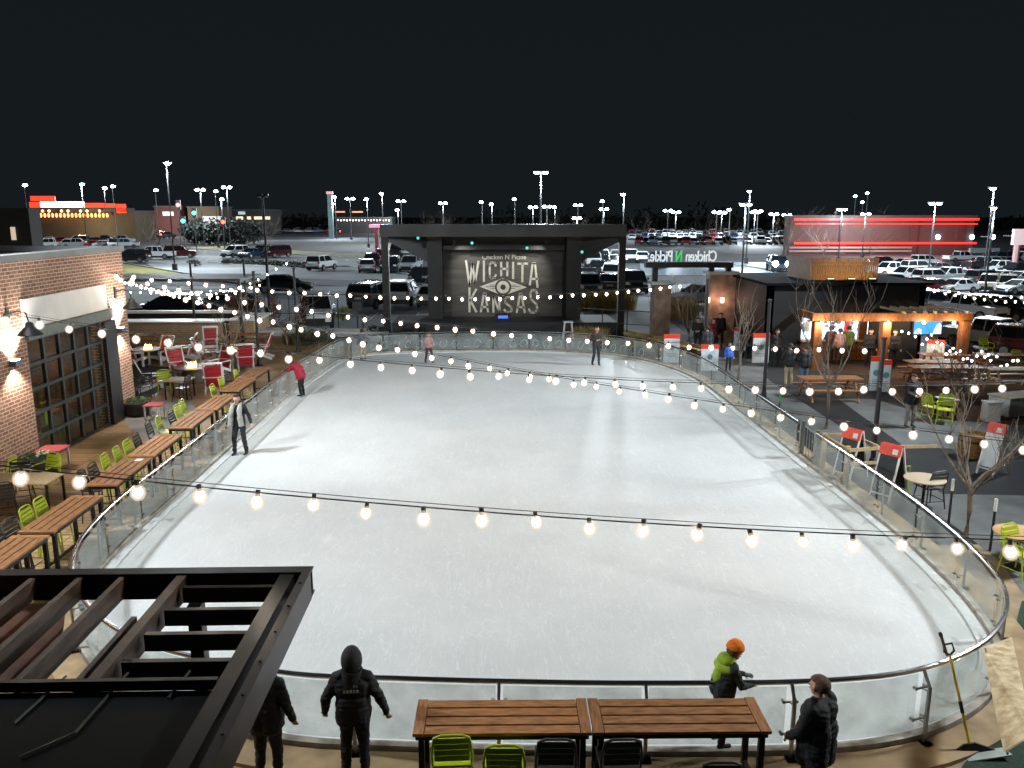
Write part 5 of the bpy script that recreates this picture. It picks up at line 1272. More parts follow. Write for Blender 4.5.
D_ = [('pickup', 'white', 155, 259, 182, 'white pickup truck facing left in the lot beyond the brick building'), ('suv', 'maroon', 181, 257.5, 10, 'dark red car half behind the white pickup truck'),
      ('suv', 'black', 133, 262, 175, 'black car next to the brick building corner'), ('suv', 'white', 235, 257, 245, 'white suv facing the camera near the left lamp posts'),
      ('sedan', 'blue', 252, 258, 250, 'bluish car right of the white suv that faces the camera'), ('suv', 'grey', 263, 256.5, 250, 'dark grey car left of the dark double lamp pole'), ('suv', 'maroon', 277, 257, 240, 'dark red car just right of the dark double lamp pole'),
      ('suv', 'white', 322, 270, 75, 'white suv seen from behind, alone in the lane'), ('sedan', 'silver', 367, 272, 100, 'silver sedan seen from behind left of the stage post'), ('suv', 'black', 373, 267, 95, 'black car beyond the silver sedan'),
      ('suv', 'red', 383, 262, 95, 'bright red car near the pink and blue lit canopy'), ('suv', 'black', 391, 272, 270, 'black suv partly behind the left stage post'), ('suv', 'silver', 411, 271, 262, 'silver suv facing the camera right of the left stage post'),
      ('sedan', 'black', 421, 283, 265, 'black car beside the stage wall'), ('sedan', 'black', 285, 293, 2, 'black sedan driving to the right with its lights on'), ('suv', 'white', 317, 325, 280, 'white car with dark windscreen facing the camera behind the fence'),
      ('suv', 'grey', 370, 307, 80, 'dark grey suv seen from behind left of the stage post'), ('suv', 'white', 403, 304, 85, 'white suv seen from behind, right of the left stage post'), ('sedan', 'white', 433, 305, 88, 'white car mostly hidden by the stage wall'),
      ('sedan', 'black', 588, 284, 265, 'black sedan right of the stage wall, third from the front'), ('suv', 'grey', 588, 296, 268, 'dark grey car right of the stage wall, nearest of the row'), ('suv', 'white', 612, 281, 80, 'white pickup like suv left of the right stage post'),
      ('sedan', 'black', 598, 274, 265, 'black car farthest in the row right of the stage wall'), ('suv', 'black', 634, 292, 265, 'black suv between the right stage post and the stone pillar'), ('sedan', 'grey', 608, 291, 85, 'grey sedan in front of the straw coloured grass'),
      ('sedan', 'black', 170, 318, 185, 'black car behind the patio bar'), ('sedan', 'grey', 226, 314, 178, 'dark grey car right of the patio bar'),
      ('sedan', 'silver', 700, 305, 200, 'silver car behind the entrance frame'), ('suv', 'grey', 745, 330, 190, 'grey suv between the entrance pillar and the black bar wall')]
for k, c, px, py, h_, l_ in D_: car(k, c, P(px, py, 0), h_, l_, LG)
t_ = [o for o in C.objects if o.get('label') == 'black sedan driving to the right with its lights on'][0]
RG = 'cars parked in the lot on the right'
D_ = [('suv', 'black', 893, 291, 20), ('sedan', 'black', 912, 291, 15), ('sedan', 'maroon', 934, 293, 15), ('sedan', 'white', 955, 293, 200), ('suv', 'white', 905, 281, 200), ('suv', 'white', 932, 284, 15), ('pickup', 'white', 890, 276, 195), ('pickup', 'white', 950, 283, 190),
      ('sedan', 'silver', 967, 282, 195), ('suv', 'grey', 985, 285, 20), ('suv', 'silver', 918, 273, 10), ('sedan', 'grey', 940, 273, 10), ('suv', 'black', 978, 274, 15), ('sedan', 'silver', 1000, 283, 190), ('suv', 'beige', 988, 291, 235), ('suv', 'beige', 1007, 292, 240), ('sedan', 'white', 1018, 294, 195), ('sedan', 'silver', 1020, 284, 190),
      ('pickup', 'white', 960, 262, 10), ('suv', 'silver', 992, 268, 10), ('pickup', 'white', 1000, 274, 185), ('suv', 'grey', 1012, 268, 15), ('sedan', 'silver', 870, 272, 15), ('suv', 'black', 1015, 276, 190), ('sedan', 'black', 962, 272, 190), ('sedan', 'silver', 903, 268, 190), ('suv', 'white', 925, 266, 15), ('sedan', 'black', 880, 266, 190),
      ('pickup', 'white', 966, 318, 295), ('suv', 'black', 1003, 319, 300), ('suv', 'grey', 945, 313, 290), ('pickup', 'white', 990, 349, 303), ('suv', 'maroon', 1035, 357, 320)]
NAMES = ['black suv at the left front of the right lot, by the roof screen', 'black car second in the front row, next to the roof screen', 'dark red car in the front row between a black and a white car', 'white sedan in the front row left of the tall lamp pole', 'white suv in the second row just right of the roof screen', 'large white suv in the second row, middle', 'white pickup in the third row, touching the roof screen edge', 'white pickup in the second row before the tall lamp pole',
 'silver sedan behind the tall lamp pole', 'grey suv right of the tall lamp pole', 'silver suv in the third row of the right lot', 'grey sedan in the third row of the right lot', 'black suv in the third row behind the lamp poles', 'silver sedan right of the lamp poles, second row', 'beige suv above the double bulb string', 'beige suv above the right end of the double bulb string', 'white sedan at the right edge, front row', 'silver sedan at the right edge, second row',
 'white pickup alone below the red store wall corner', 'silver suv below the small far sign', 'white pickup in the far right rows', 'grey suv near the pink tower sign', 'silver sedan left of the store front row', 'black suv near the right edge of the far rows', 'black sedan under the red wall corner', 'silver sedan in the fourth row of the right lot', 'white suv in the fourth row of the right lot', 'black sedan behind the roof screen',
 'white pickup with a rack beyond the pergola post', 'black suv beyond the white truck', 'dark grey suv behind the pergola roof slats', 'big white pickup front right beside the pergola', 'dark red suv cut by the right edge']
for (k, c, px, py, h_), l_ in zip(D_, NAMES): car(k, c, P(px, py, 0), h_, l_, RG, sc=.92)
car('suv', 'black', P(777, 271, 0), 262, 'dark car with two bright blue white headlights facing the camera', LG, lit=True)
# far cars : one mesh each
FARC = {}
def farcar(kind, col, loc, head, label, group):
    key = (kind, col)
    if key not in FARC:
        body, gl, under, wr, wx, L, hw = car_parts(kind, col); m = MB()
        for src, k in ((body, 0), (gl, 1), (under, 2)): m.m = k; m.add(src.v, src.f)
        m.m = 2
        for x in (-wx, wx):
            for y in (-1, 1): m.tube((x, y * (hw - .22), wr), (x, y * (hw + .01), wr), wr, n=10)
        m.m = 3
        for y in (-1, 1): m.box(L / 2 - .14, L / 2 - .01, y * hw * .72 - .17, y * hw * .72 + .17, .7, .85)
        FARC[key] = m.mesh('far_car', [pm(col), CGL, TYRE, HLAMP])
    o = bpy.data.objects.new('far_parked_car', FARC[key]); C.objects.link(o); o.location = loc; o.rotation_euler = (0, 0, R(head)); o.scale = (1.15,) * 3
    tag(o, label, 'car', group)
rr = random.Random(5)
cols = ['white', 'white', 'silver', 'silver', 'grey', 'black', 'black', 'blue', 'red', 'white']
def lot(px0, px1, rows, cnt, where, group, h0=80):
    for r_, py in enumerate(rows):
        a, c = P(px0, py, 0), P(px1, py, 0); n = cnt
        for i in range(n):
            if rr.random() < .12: continue
            p = a.lerp(c, (i + .5) / n); p += Vector((rr.uniform(-.4, .4), rr.uniform(-.5, .5), 0)); cc = rr.choice(cols); kd = rr.choice(['sedan', 'suv', 'suv', 'pickup'])
            farcar(kd, cc, p, h0 + rr.choice([0, 180]) + rr.uniform(-3, 3), '%s %s %s' % (cc, {'sedan': 'car', 'suv': 'suv', 'pickup': 'pickup'}[kd], where), group)
lot(628, 790, [234.5, 237, 240, 244.5], 24, 'in the crowded far lot beyond the reversed sign', 'cars in the far lot beyond the entrance')
lot(790, 870, [247, 251], 9, 'parked in front of the long red lined store', 'cars in front of the red lined store')
lot(36, 128, [239.5, 243.5, 248], 10, 'in the dark lot before the red lit diner', 'cars before the diner', 20)
lot(262, 345, [229.5, 233], 8, 'on the far side road left of the stage', 'cars on the far side road', 10)
lot(395, 440, [250, 256], 5, 'in the lot seen under the left roof edge of the stage', 'cars behind the stage, left', 85)
lot(585, 660, [262, 267], 6, 'in the lot seen right of the stage', 'cars behind the stage, right', 85)
lot(985, 1100, [259, 265], 5, 'in the far rows at the right edge', 'cars at the far right', 15)
# traffic with tail lights
TL = emat('tail_on', (1, .04, .03), 16); HL = emat('head_on', (1, .95, .85), 16)
for i, (px, py, hd, l_) in enumerate([(152, 239, 60, 'queueing car with red tail lights under the shop signs, left one'), (160, 237.5, 60, 'queueing car with red tail lights under the shop signs, middle one'), (167, 238.5, 60, 'queueing car with red tail lights under the shop signs, right one'), (278, 232, 70, 'braking car with red tail lights left of the white tower'),
                                (137, 240, 60, 'braking car with red tail lights at the diner exit'), (332, 234.5, 200, 'car with orange red lamps on the far road')]):
    t = thing('moving_car', l_, 'car', P(px, py, 0), R(hd), 'cars moving on the far road', 1.2)
    body, gl, under, wr, wx, L, hw = car_parts('suv', 'black'); body.build('body', [pm('black'), BLACK], t); gl.build('window', CGL, t)
    for y in (-1, 1): MB().box(-L / 2 - .12, -L / 2, y * .75 - .25, y * .75 + .25, .8, 1.25).build('taillight', TL, t)
    wl = MB()
    for x in (-wx, wx):
        for y in (-1, 1): wl.tube((x, y * (hw - .22), wr), (x, y * (hw + .01), wr), wr, n=10)
    wl.build('wheels', TYRE, t)

ft = MB(); rr = random.Random(11)
for i in range(5200):
    x = rr.uniform(-420, 460); top = 4.5 + 3.0 * math.sin(x * .021) + 2.0 * math.sin(x * .067 + 1) + 1.2 * math.sin(x * .19)
    p = Vector((x, 420 + rr.uniform(-8, 8), rr.uniform(0, max(2.0, top + 3)) * rr.random() ** .3)); d = Vector((rr.uniform(-1, 1), rr.uniform(-.6, .6), rr.uniform(-.6, 1))).normalized() * rr.uniform(1.5, 4); e = d.orthogonal().normalized() * 1.1
    ft.add([p, p + d / 2 + e, p + d, p + d / 2 - e], [(0, 1, 2, 3)])
tag(ft.build('far_trees', EVG, fix=False), 'dark uneven line of far trees along the horizon', 'trees', kind='stuff')

# ================================================================== LAMP POSTS
LAMP = emat('lamp_lens', (.80, .92, 1.0), 55); LAMPB = emat('lamp_lens_blue', (.35, .80, 1.0), 45)
GAL = mat('pole_grey', (.04, .04, .043), .6, .2, .1, 2)
def lamppost(px, yh, label, dist=None, base=None, heads=1, power=1.0, m=LAMP, light=True, h=None, big=1.0, lit=True):
    if base: g = P(px, base, 0); hh = PY(px, yh, g.y).z
    elif dist: q_ = PY(px, yh, dist); g = Vector((q_.x, q_.y, 0)); hh = q_.z
    else:
        hh = h or 11.0; d = (hh - H) * F / max(3, (YH - yh)); q_ = PY(px, yh, d); g = Vector((q_.x, q_.y, 0)); hh = q_.z
    t = thing('lamp_post', label, 'lamp post', (g.x, g.y, 0), group='car park and street lamps')
    dist_ = g.length; rp_ = max(.09, dist_ * .00045)
    b = MB(); b.tube((0, 0, -.05), (0, 0, hh), rp_ * 1.25, rp_ * .8, 8); b.tube((0, 0, -.05), (0, 0, .8), .35, n=10); b.build('pole', GAL, t, smooth=True)
    side = [(-1, 1)[k] for k in range(heads)] if heads == 2 else [1 if px < 300 else -1]
    s0 = max(.30, dist_ * .0029) * big
    for k in side:
        ox = k * (s0 * 1.15 if heads == 2 else s0 * .3)
        b = MB(); b.beam((0, 0, hh), (ox + k * s0, 0, hh + .05), .12, .12); b.box(ox - s0, ox + s0, -s0 * .7, s0 * .7, hh + .0, hh + .14); b.build('lamp_head', BLACK, t)
        b = MB(); b.ball((ox, 0, hh - .05), s0 * .8, 12, 6, (1, .8, .6)); b.build('lens', m if lit else RIM, t, smooth=True)
    if light:
        l = bpy.data.lights.new('lot', 'POINT'); l.energy = P_LOT * power; l.color = (.80, .92, 1.0); l.shadow_soft_size = .5
        o = bpy.data.objects.new('lamp_glow', l); C.objects.link(o); o.parent = t; o.location = (0, 0, hh - s0 - .8)
    return t
lamppost(175, 163, 'tallest left lamp post, standing in the grass strip near the white pickup', base=270, power=2.6, big=1.5)
lamppost(231, 187, 'double lamp post beyond the white suv at the left', base=252, heads=2, power=1.6)
lamppost(541, 172, 'very tall double lamp post behind the stage roof', dist=92, heads=2, power=2.2, big=1.3)
lamppost(624, 194, 'lamp post behind the right corner of the stage roof', dist=120, power=1.6, big=1.2)
lamppost(750, 191, 'lamp post above the reversed sign, higher one of the group', dist=125, power=1.4)
lamppost(741, 204, 'double headed lamp post right of the reversed sign', base=290, heads=2, power=1.0)
lamppost(928, 203, 'double headed lamp post in front of the red lined store', base=277, heads=2, power=1.6, big=1.2)
lamppost(983, 188, 'tall lamp post at the right, higher of two close poles', base=284, power=1.4, big=1.3)
lamppost(984, 207.5, 'shorter curved lamp post at the right, lower of two close poles', base=300, power=.5)
lamppost(838, 209, 'double headed lamp post before the left half of the red lined store', base=262, heads=2, power=1.2)
lamppost(862, 213.5, 'double headed lamp post before the middle of the red lined store', base=257, heads=2, power=.8)
lamppost(270, 196, 'unlit dark pole with two bare heads right of the left lamps', base=318, heads=2, light=False, lit=False, big=.6)
lamppost(367, 199, 'lamp post between the white tower and the stage', dist=190, power=1.8)
lamppost(443, 203, 'double lamp post above the left half of the stage roof', dist=230, heads=2, power=1.5)
k_ = 0
NM = {81: 'greenish lamp at the left above the diner', 112: 'lamp at the left above the diner, right one', 104: 'faint lamp between the two diner lamps', 155: 'lamp left of the tallest left post', 200: 'double lamp right of the tallest left post', 215: 'lamp between two doubles at the left', 221: 'low lamp left of the white suv post', 24: 'small lamp at the far left edge',
      335: 'lamp just right of the white tower', 350: 'lamp second right of the white tower', 382: 'high lamp left of the stage corner', 401: 'double lamp above the left stage corner', 398: 'low lamp beneath the double at the stage corner', 482: 'lamp left of the tall stage lamp, first', 492: 'lamp left of the tall stage lamp, second', 515: 'lamp close left of the tall stage lamp',
      533: 'low double lamp left behind the tall stage lamp', 547: 'low double lamp right behind the tall stage lamp', 555: 'small lamp right of the tall stage lamp', 578: 'lamp in the middle right above the stage', 577: 'lowest small lamp above the stage roof', 603: 'upper lamp of the pair above the right stage', 604: 'lower double lamp above the right stage',
      668: 'double lamp left above the reversed sign', 676: 'double lamp right above the reversed sign', 717: 'double lamp left of the group of three', 722: 'second double lamp left of the group of three', 730: 'lamp in the group above the bar building', 755: 'double lamp right in the group above the bar', 758: 'rightmost double in the group above the bar', 774: 'lamp left of the red lined store', 787: 'lamp at the left corner of the red lined store'}
for px, yh, d_, hd, bl in [(81, 184, 150, 1, 1), (112, 186, 170, 1, 0), (104, 188, 260, 1, 0), (155, 190, 210, 1, 0), (200, 189.5, 200, 2, 0), (215, 191, 190, 1, 0), (221, 199, 230, 1, 0), (24, 185, 260, 1, 0), (335, 197, 260, 1, 0), (350, 198.5, 250, 2, 0), (382, 193.5, 210, 1, 0), (401, 201, 240, 2, 0), (398, 210, 330, 1, 0), (482, 202, 270, 1, 0), (492, 204, 260, 1, 0),
                          (515, 199, 250, 1, 0), (533, 207, 280, 2, 0), (547, 206.5, 290, 2, 0), (555, 207, 330, 1, 0), (578, 205, 270, 2, 0), (577, 218, 250, 2, 0), (603, 201, 260, 1, 0), (604, 209, 300, 2, 0), (668, 210.5, 230, 2, 0), (676, 212, 240, 2, 0), (717, 212, 240, 2, 0), (722, 212.5, 250, 2, 0), (730, 209.5, 220, 1, 0), (755, 212, 210, 2, 0), (758, 211, 230, 2, 0), (774, 214, 220, 2, 0), (787, 215, 210, 2, 0)]:
    lamppost(px, yh, NM[px], dist=d_, heads=hd, power=3.2, light=(k_ % 2 == 0), m=LAMPB if bl else LAMP); k_ += 1
for px, yh, l_ in [(938, 237, 'blue white wall lamp on the red lined store'), (972, 237, 'blue lamp at the right corner of the red lined store'), (993, 237, 'blue lamp right of the red lined store'), (1016, 236, 'blue lamp at the right picture edge')]:
    q_ = PY(px, yh, 150); t = thing('wall_lamp', l_, 'lamp', q_, group='blue lamps by the store'); MB().ball((0, 0, 0), .4, 10, 6).build('lens', LAMPB, t, smooth=True); MB().box(-.5, .5, .3, 3.0, -.1, .1).build('bracket', BLACK, t); 
for px, yh, l_ in [(856, 196, 'green blue lamp high above the red lined store, left'), (868, 193, 'pale lamp high above the red lined store, right'), (863, 202, 'green blue lamp above the red lined store, middle')]:
    lamppost(px, yh, l_, dist=230, light=False, m=LAMPB, big=.9)
t = thing('motel_tower', 'slim white lit tower right of the shops, above the far road', 'tower', (PY(331, 222, 260).x, 260, 0)); MB().box(-.7, .7, -.7, .7, 0, PY(331, 194, 260).z).build('shaft', mat('tower_paint', (.09, .14, .14), .6, 0, .3, .4), t)
MB().box(-.9, .9, -.9, .9, PY(331, 194, 260).z, PY(331, 191.5, 260).z).build('cap', emat('tower_cap', (1, .3, .3), .8), t)
for px, yh, c_, l_ in [(194, 213, (.05, 1, .6), 'green traffic light left of the tallest left post'), (183, 221, (.05, 1, .6), 'green traffic light right of the tallest left post'), (223, 222, (1, .06, .03), 'red traffic light before the dark evergreens'), (178, 205, (1, .1, .1), 'red traffic light high by the tallest left post')]:
    q_ = PY(px, yh, 160); t = thing('traffic_light', l_, 'traffic light', (q_.x, q_.y, 0)); MB().tube((0, 0, -.05), (0, 0, q_.z), .1).build('pole', BLACK, t); MB().box(-.4, .4, .0, .4, q_.z - .9, q_.z + .9).build('case', BLACK, t); MB().ball((0, -.05, q_.z), .36, 10, 6).build('lens', emat('sig_%d' % px, c_, 10), t)

# ================================================================== FAR BUILDINGS
def bldg(name, label, px0, px1, yt, D, depth, m, roof=None):
    a, c = PY(px0, 230, D), PY(px1, 230, D); z = PY((px0 + px1) / 2, yt, D).z; t = thing(name, label, 'building')
    MB().box(a.x, c.x, D, D + depth, -.05, z).build('wall', m, t); MB().box(a.x - .3, c.x + .3, D - .3, D + depth + .3, z, z + .4).build('roof', roof or mat('far_roof', (.05, .05, .05), .7), t)
    return t, a.x, c.x, z
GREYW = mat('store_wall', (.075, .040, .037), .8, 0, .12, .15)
D0 = 150
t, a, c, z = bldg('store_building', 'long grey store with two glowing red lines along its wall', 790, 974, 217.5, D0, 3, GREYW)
NEON = emat('red_neon', (1.0, .04, .03), 1.7)
b = MB(); b.box(a + .5, c + .5, D0 - .5, D0 - .3, z - .5, z - .1); b.build('red_line', NEON, t)
b = MB(); b.box(a + .8, c + .3, D0 - .5, D0 - .3, z - 1.25, z - 1.05); b.build('red_line', NEON, t)
z5 = PY(880, 243, D0).z
b = MB(); b.box(a + .8, c + .5, D0 - .5, D0 - .3, z5 - .2, z5 + .15); b.build('red_line', NEON, t)
b = MB()
for yy, h2 in ((247.5, .35), (251, .35)): zz = PY(870, yy, D0).z; b.box(a, PY(935, 1, D0).x, D0 - .4, D0 - .1, zz - h2 / 2, zz + h2 / 2)
b.build('pale_band', mat('pale_band', (.26, .18, .16), .7), t)
b = MB()
for px in (843, 914, 960): x = PY(px, 230, D0).x; b = MB(); b.box(x - .7, x + .7, D0 - .25, D0 - .002, 0, z); b.build('pilaster', mat('pilaster', (.07, .03, .03), .7), t)
for i in range(6):
    l = bpy.data.lights.new('neon', 'POINT'); l.energy = 600; l.color = (1, .30, .24); l.shadow_soft_size = 1
    o = bpy.data.objects.new('neon_glow', l); C.objects.link(o); o.parent = t; o.location = (a + 3 + i * (c - a - 6) / 5, D0 - 5, z * .55)
D1 = 240
t, a, c, z = bldg('diner', 'low diner with bright red and white roof signs and a row of red lamps', 36, 136, 212, D1, 14, mat('diner_wall', (.06, .04, .022), .7, 0, .2, .3))
RG_ = emat('diner_red', (1, .05, .02), 1.6); WG_ = emat('diner_white', (.95, .97, 1), 1.7)
def lb(px0, py0, px1, py1, m, nm, dd=1.0, yy=0):
    p0, p1 = PY(px0, py0, D1 - dd), PY(px1, py1, D1 - dd); MB().box(p0.x, p1.x, D1 - dd, D1 - dd + .5, p1.z, p0.z).build(nm, m, t)
lb(30, 196, 55, 201, RG_, 'red_sign_band'); lb(29, 202, 40, 207.5, RG_, 'red_sign_band'); lb(40, 201.5, 84, 207.5, WG_, 'white_sign_band'); lb(84.5, 203, 104, 207.5, RG_, 'red_sign_band'); lb(105, 203.5, 115, 207.5, RG_, 'red_sign_band'); lb(116, 204, 126, 213, RG_, 'red_sign_band')
lb(36, 208, 134, 211.8, mat('fascia', (.05, .045, .045), .7), 'fascia')
for i in range(19):
    p = PY(37 + i * 3.9, 215.3, D1 - 1.6); MB().ball(p, .42, 8, 5, (.8, .8, 1.5)).build('red_lamp', emat('red_lamp', (1, .25, .08), 5), t)
for i in range(8):
    p = PY(30 + i * 9.5 + (i % 2) * 3, 211, D1 - 1.9); MB().ball(p, .36, 8, 5).build('gold_lamp', emat('gold_lamp', (1, .62, .2), 5), t)
l = bpy.data.lights.new('din', 'POINT'); l.energy = 5000; l.color = (1, .85, .5); l.shadow_soft_size = 1; o = bpy.data.objects.new('diner_glow', l); C.objects.link(o); o.parent = t; o.location = (PY(75, 1, D1).x, D1 - 9, 4)
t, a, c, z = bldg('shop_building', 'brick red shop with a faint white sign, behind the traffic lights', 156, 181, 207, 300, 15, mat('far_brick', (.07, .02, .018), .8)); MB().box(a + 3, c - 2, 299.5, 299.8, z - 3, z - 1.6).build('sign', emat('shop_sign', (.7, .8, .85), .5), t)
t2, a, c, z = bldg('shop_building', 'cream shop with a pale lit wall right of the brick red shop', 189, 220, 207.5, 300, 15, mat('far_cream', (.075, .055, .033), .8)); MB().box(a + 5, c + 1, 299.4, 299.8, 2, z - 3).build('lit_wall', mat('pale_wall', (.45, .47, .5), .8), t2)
for x in (a - 6, a + 6):
    l = bpy.data.lights.new('shop', 'POINT'); l.energy = 5500; l.color = (1, .9, .8); l.shadow_soft_size = 1; o = bpy.data.objects.new('shop_glow', l); C.objects.link(o); o.parent = t2; o.location = (x, 290, 5)
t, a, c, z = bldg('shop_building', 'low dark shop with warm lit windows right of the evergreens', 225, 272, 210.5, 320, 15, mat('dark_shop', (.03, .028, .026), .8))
for x0_, x1_ in ((226, 232), (236, 243), (247, 251), (254, 262), (263, 270)): 
    p0, p1 = PY(x0_, 216.5, 319.6), PY(x1_, 219.5, 319.6); MB().box(p0.x, p1.x, 319.5, 319.8, p1.z, p0.z).build('lit_window', emat('warm_win', (1, .8, .5), 1.1), t)
for x0_, x1_, y0_ in ((216, 226, 209), (238, 245, 211.5)): 
    p0, p1 = PY(x0_, y0_, 318), PY(x1_, y0_ + 3, 318); MB().box(p0.x, p1.x, 318, 318.4, p1.z, p0.z).build('roof_sign', emat('shop_sign', (.7, .8, .85), .5), t)
t, a, c, z = bldg('shop_building', 'long low shop row with a string of tiny lamps left of the stage', 336, 392, 218, 340, 15, mat('dark_shop', (.03, .028, .026), .8))
for i in range(18): MB().ball(PY(338 + i * 3, 220 + (i % 2) * .4, 339), .3, 6, 4).build('shop_lamp', emat('shop_lamp', (1, .85, .7), 5), t)
for x0_, x1_ in ((335, 345), (352, 363)):
    p0, p1 = PY(x0_, 211.2, 339), PY(x1_, 212.6, 339); MB().box(p0.x, p1.x, 338.6, 339, p1.z, p0.z).build('roof_sign', emat('orange_sign', (1, .4, .2), .9), t)
t = thing('fuel_canopy', 'small canopy with a pink and blue glowing edge left of the stage corner', 'canopy'); D2 = 150
p0, p1, p2 = PY(369, 224.5, D2), PY(379, 227.5, D2), PY(388, 227.5, D2)
MB().box(p0.x, p1.x, D2, D2 + 6, p1.z, p0.z).build('pink_edge', emat('pink', (1, .25, .4), 1.3), t); MB().box(p1.x + .01, p2.x, D2, D2 + 6, p1.z, p0.z).build('blue_edge', emat('blue', (.2, .5, 1), 1.2), t)
for px in (377, 383): x = PY(px, 230, D2 + 3).x; MB().box(x - .3, x + .3, D2 + 2, D2 + 3, -.05, p1.z - .01).build('column', mat('candy', (.3, .05, .06), .6), t)
t = thing('roadside_sign', 'pinkish tower sign on a pole at the right edge behind the car park', 'sign'); q_ = PY(1022, 232, 100)
MB().box(q_.x - .9, q_.x + .9, 100, 100.5, PY(1022, 245, 100).z, PY(1022, 229, 100).z).build('sign_panel', emat('pink_white', (.8, .6, .6), .35), t); MB().tube((q_.x - .3, 100.2, -.05), (q_.x - .3, 100.2, PY(1022, 245, 100).z - .01), .35).build('pole', mat('pole_red', (.35, .2, .2), .6), t)
t = thing('roadside_sign', 'small grey sign board beyond the car rows at the right', 'sign'); q_ = PY(985, 250, 130); MB().box(q_.x - 2.4, q_.x + 2.4, 130, 130.4, PY(985, 253, 130).z, PY(985, 248, 130).z).build('sign_panel', mat('grey_sign', (.3, .32, .32), .6), t); MB().tube((q_.x, 130.2, -.05), (q_.x, 130.2, PY(985, 253, 130).z), .2).build('pole', BLACK, t)
t = thing('signpost', 'small signpost with a plate at the fence left of the stage', 'sign', P(358, 334, 0)); MB().tube((0, 0, -.05), (0, 0, 2.0), .05).build('post', GAL, t); MB().box(-.28, .28, -.06, -.04, 1.5, 2.0).build('plate', GAL, t)

# ================================================================== PEOPLE
def capsule(b, p0, p1, r0, r1, n=12, sq=1.0):
    p0, p1 = Vector(p0), Vector(p1); d = p1 - p0; L = d.length
    d = d / L if L > 1e-5 else Vector((0, 0, 1)); u = d.orthogonal().normalized(); v = d.cross(u)
    rings = []
    for k in range(1, 4): a = -math.pi / 2 + k * math.pi / 8; rings.append((p0 + d * r0 * math.sin(a), r0 * math.cos(a)))
    rings.append((p0, r0)); rings.append((p1, r1))
    for k in range(1, 4): a = k * math.pi / 8; rings.append((p1 + d * r1 * math.sin(a), r1 * math.cos(a)))
    vs = [p0 - d * r0]
    for c, r in rings:
        for i in range(n): t = 2 * math.pi * i / n; vs.append(c + (u * math.cos(t) + v * math.sin(t)) * r)
    vs.append(p1 + d * r1); N = len(rings); fs = []
    for i in range(n): fs.append((0, 1 + (i + 1) % n, 1 + i)); fs.append((len(vs) - 1, 1 + (N - 1) * n + i, 1 + (N - 1) * n + (i + 1) % n))
    for k in range(N - 1):
        for i in range(n): a = 1 + k * n; fs.append((a + i, a + (i + 1) % n, a + n + (i + 1) % n, a + n + i))
    b.add(vs, fs)
J0 = dict(pel=(0, 0, .95), wai=(0, 0, 1.12), che=(0, 0, 1.33), nec=(0, .0, 1.48), hed=(0, .03, 1.62),
          sl=(-.18, 0, 1.41), el=(-.25, -.03, 1.13), wl=(-.27, .05, .89), sr=(.18, 0, 1.41), er=(.25, -.03, 1.13), wr=(.27, .05, .89),
          hl=(-.09, 0, .92), kl=(-.11, .03, .50), al=(-.12, -.02, .09), hr=(.09, 0, .92), kr=(.11, .03, .50), ar=(.12, -.02, .09))
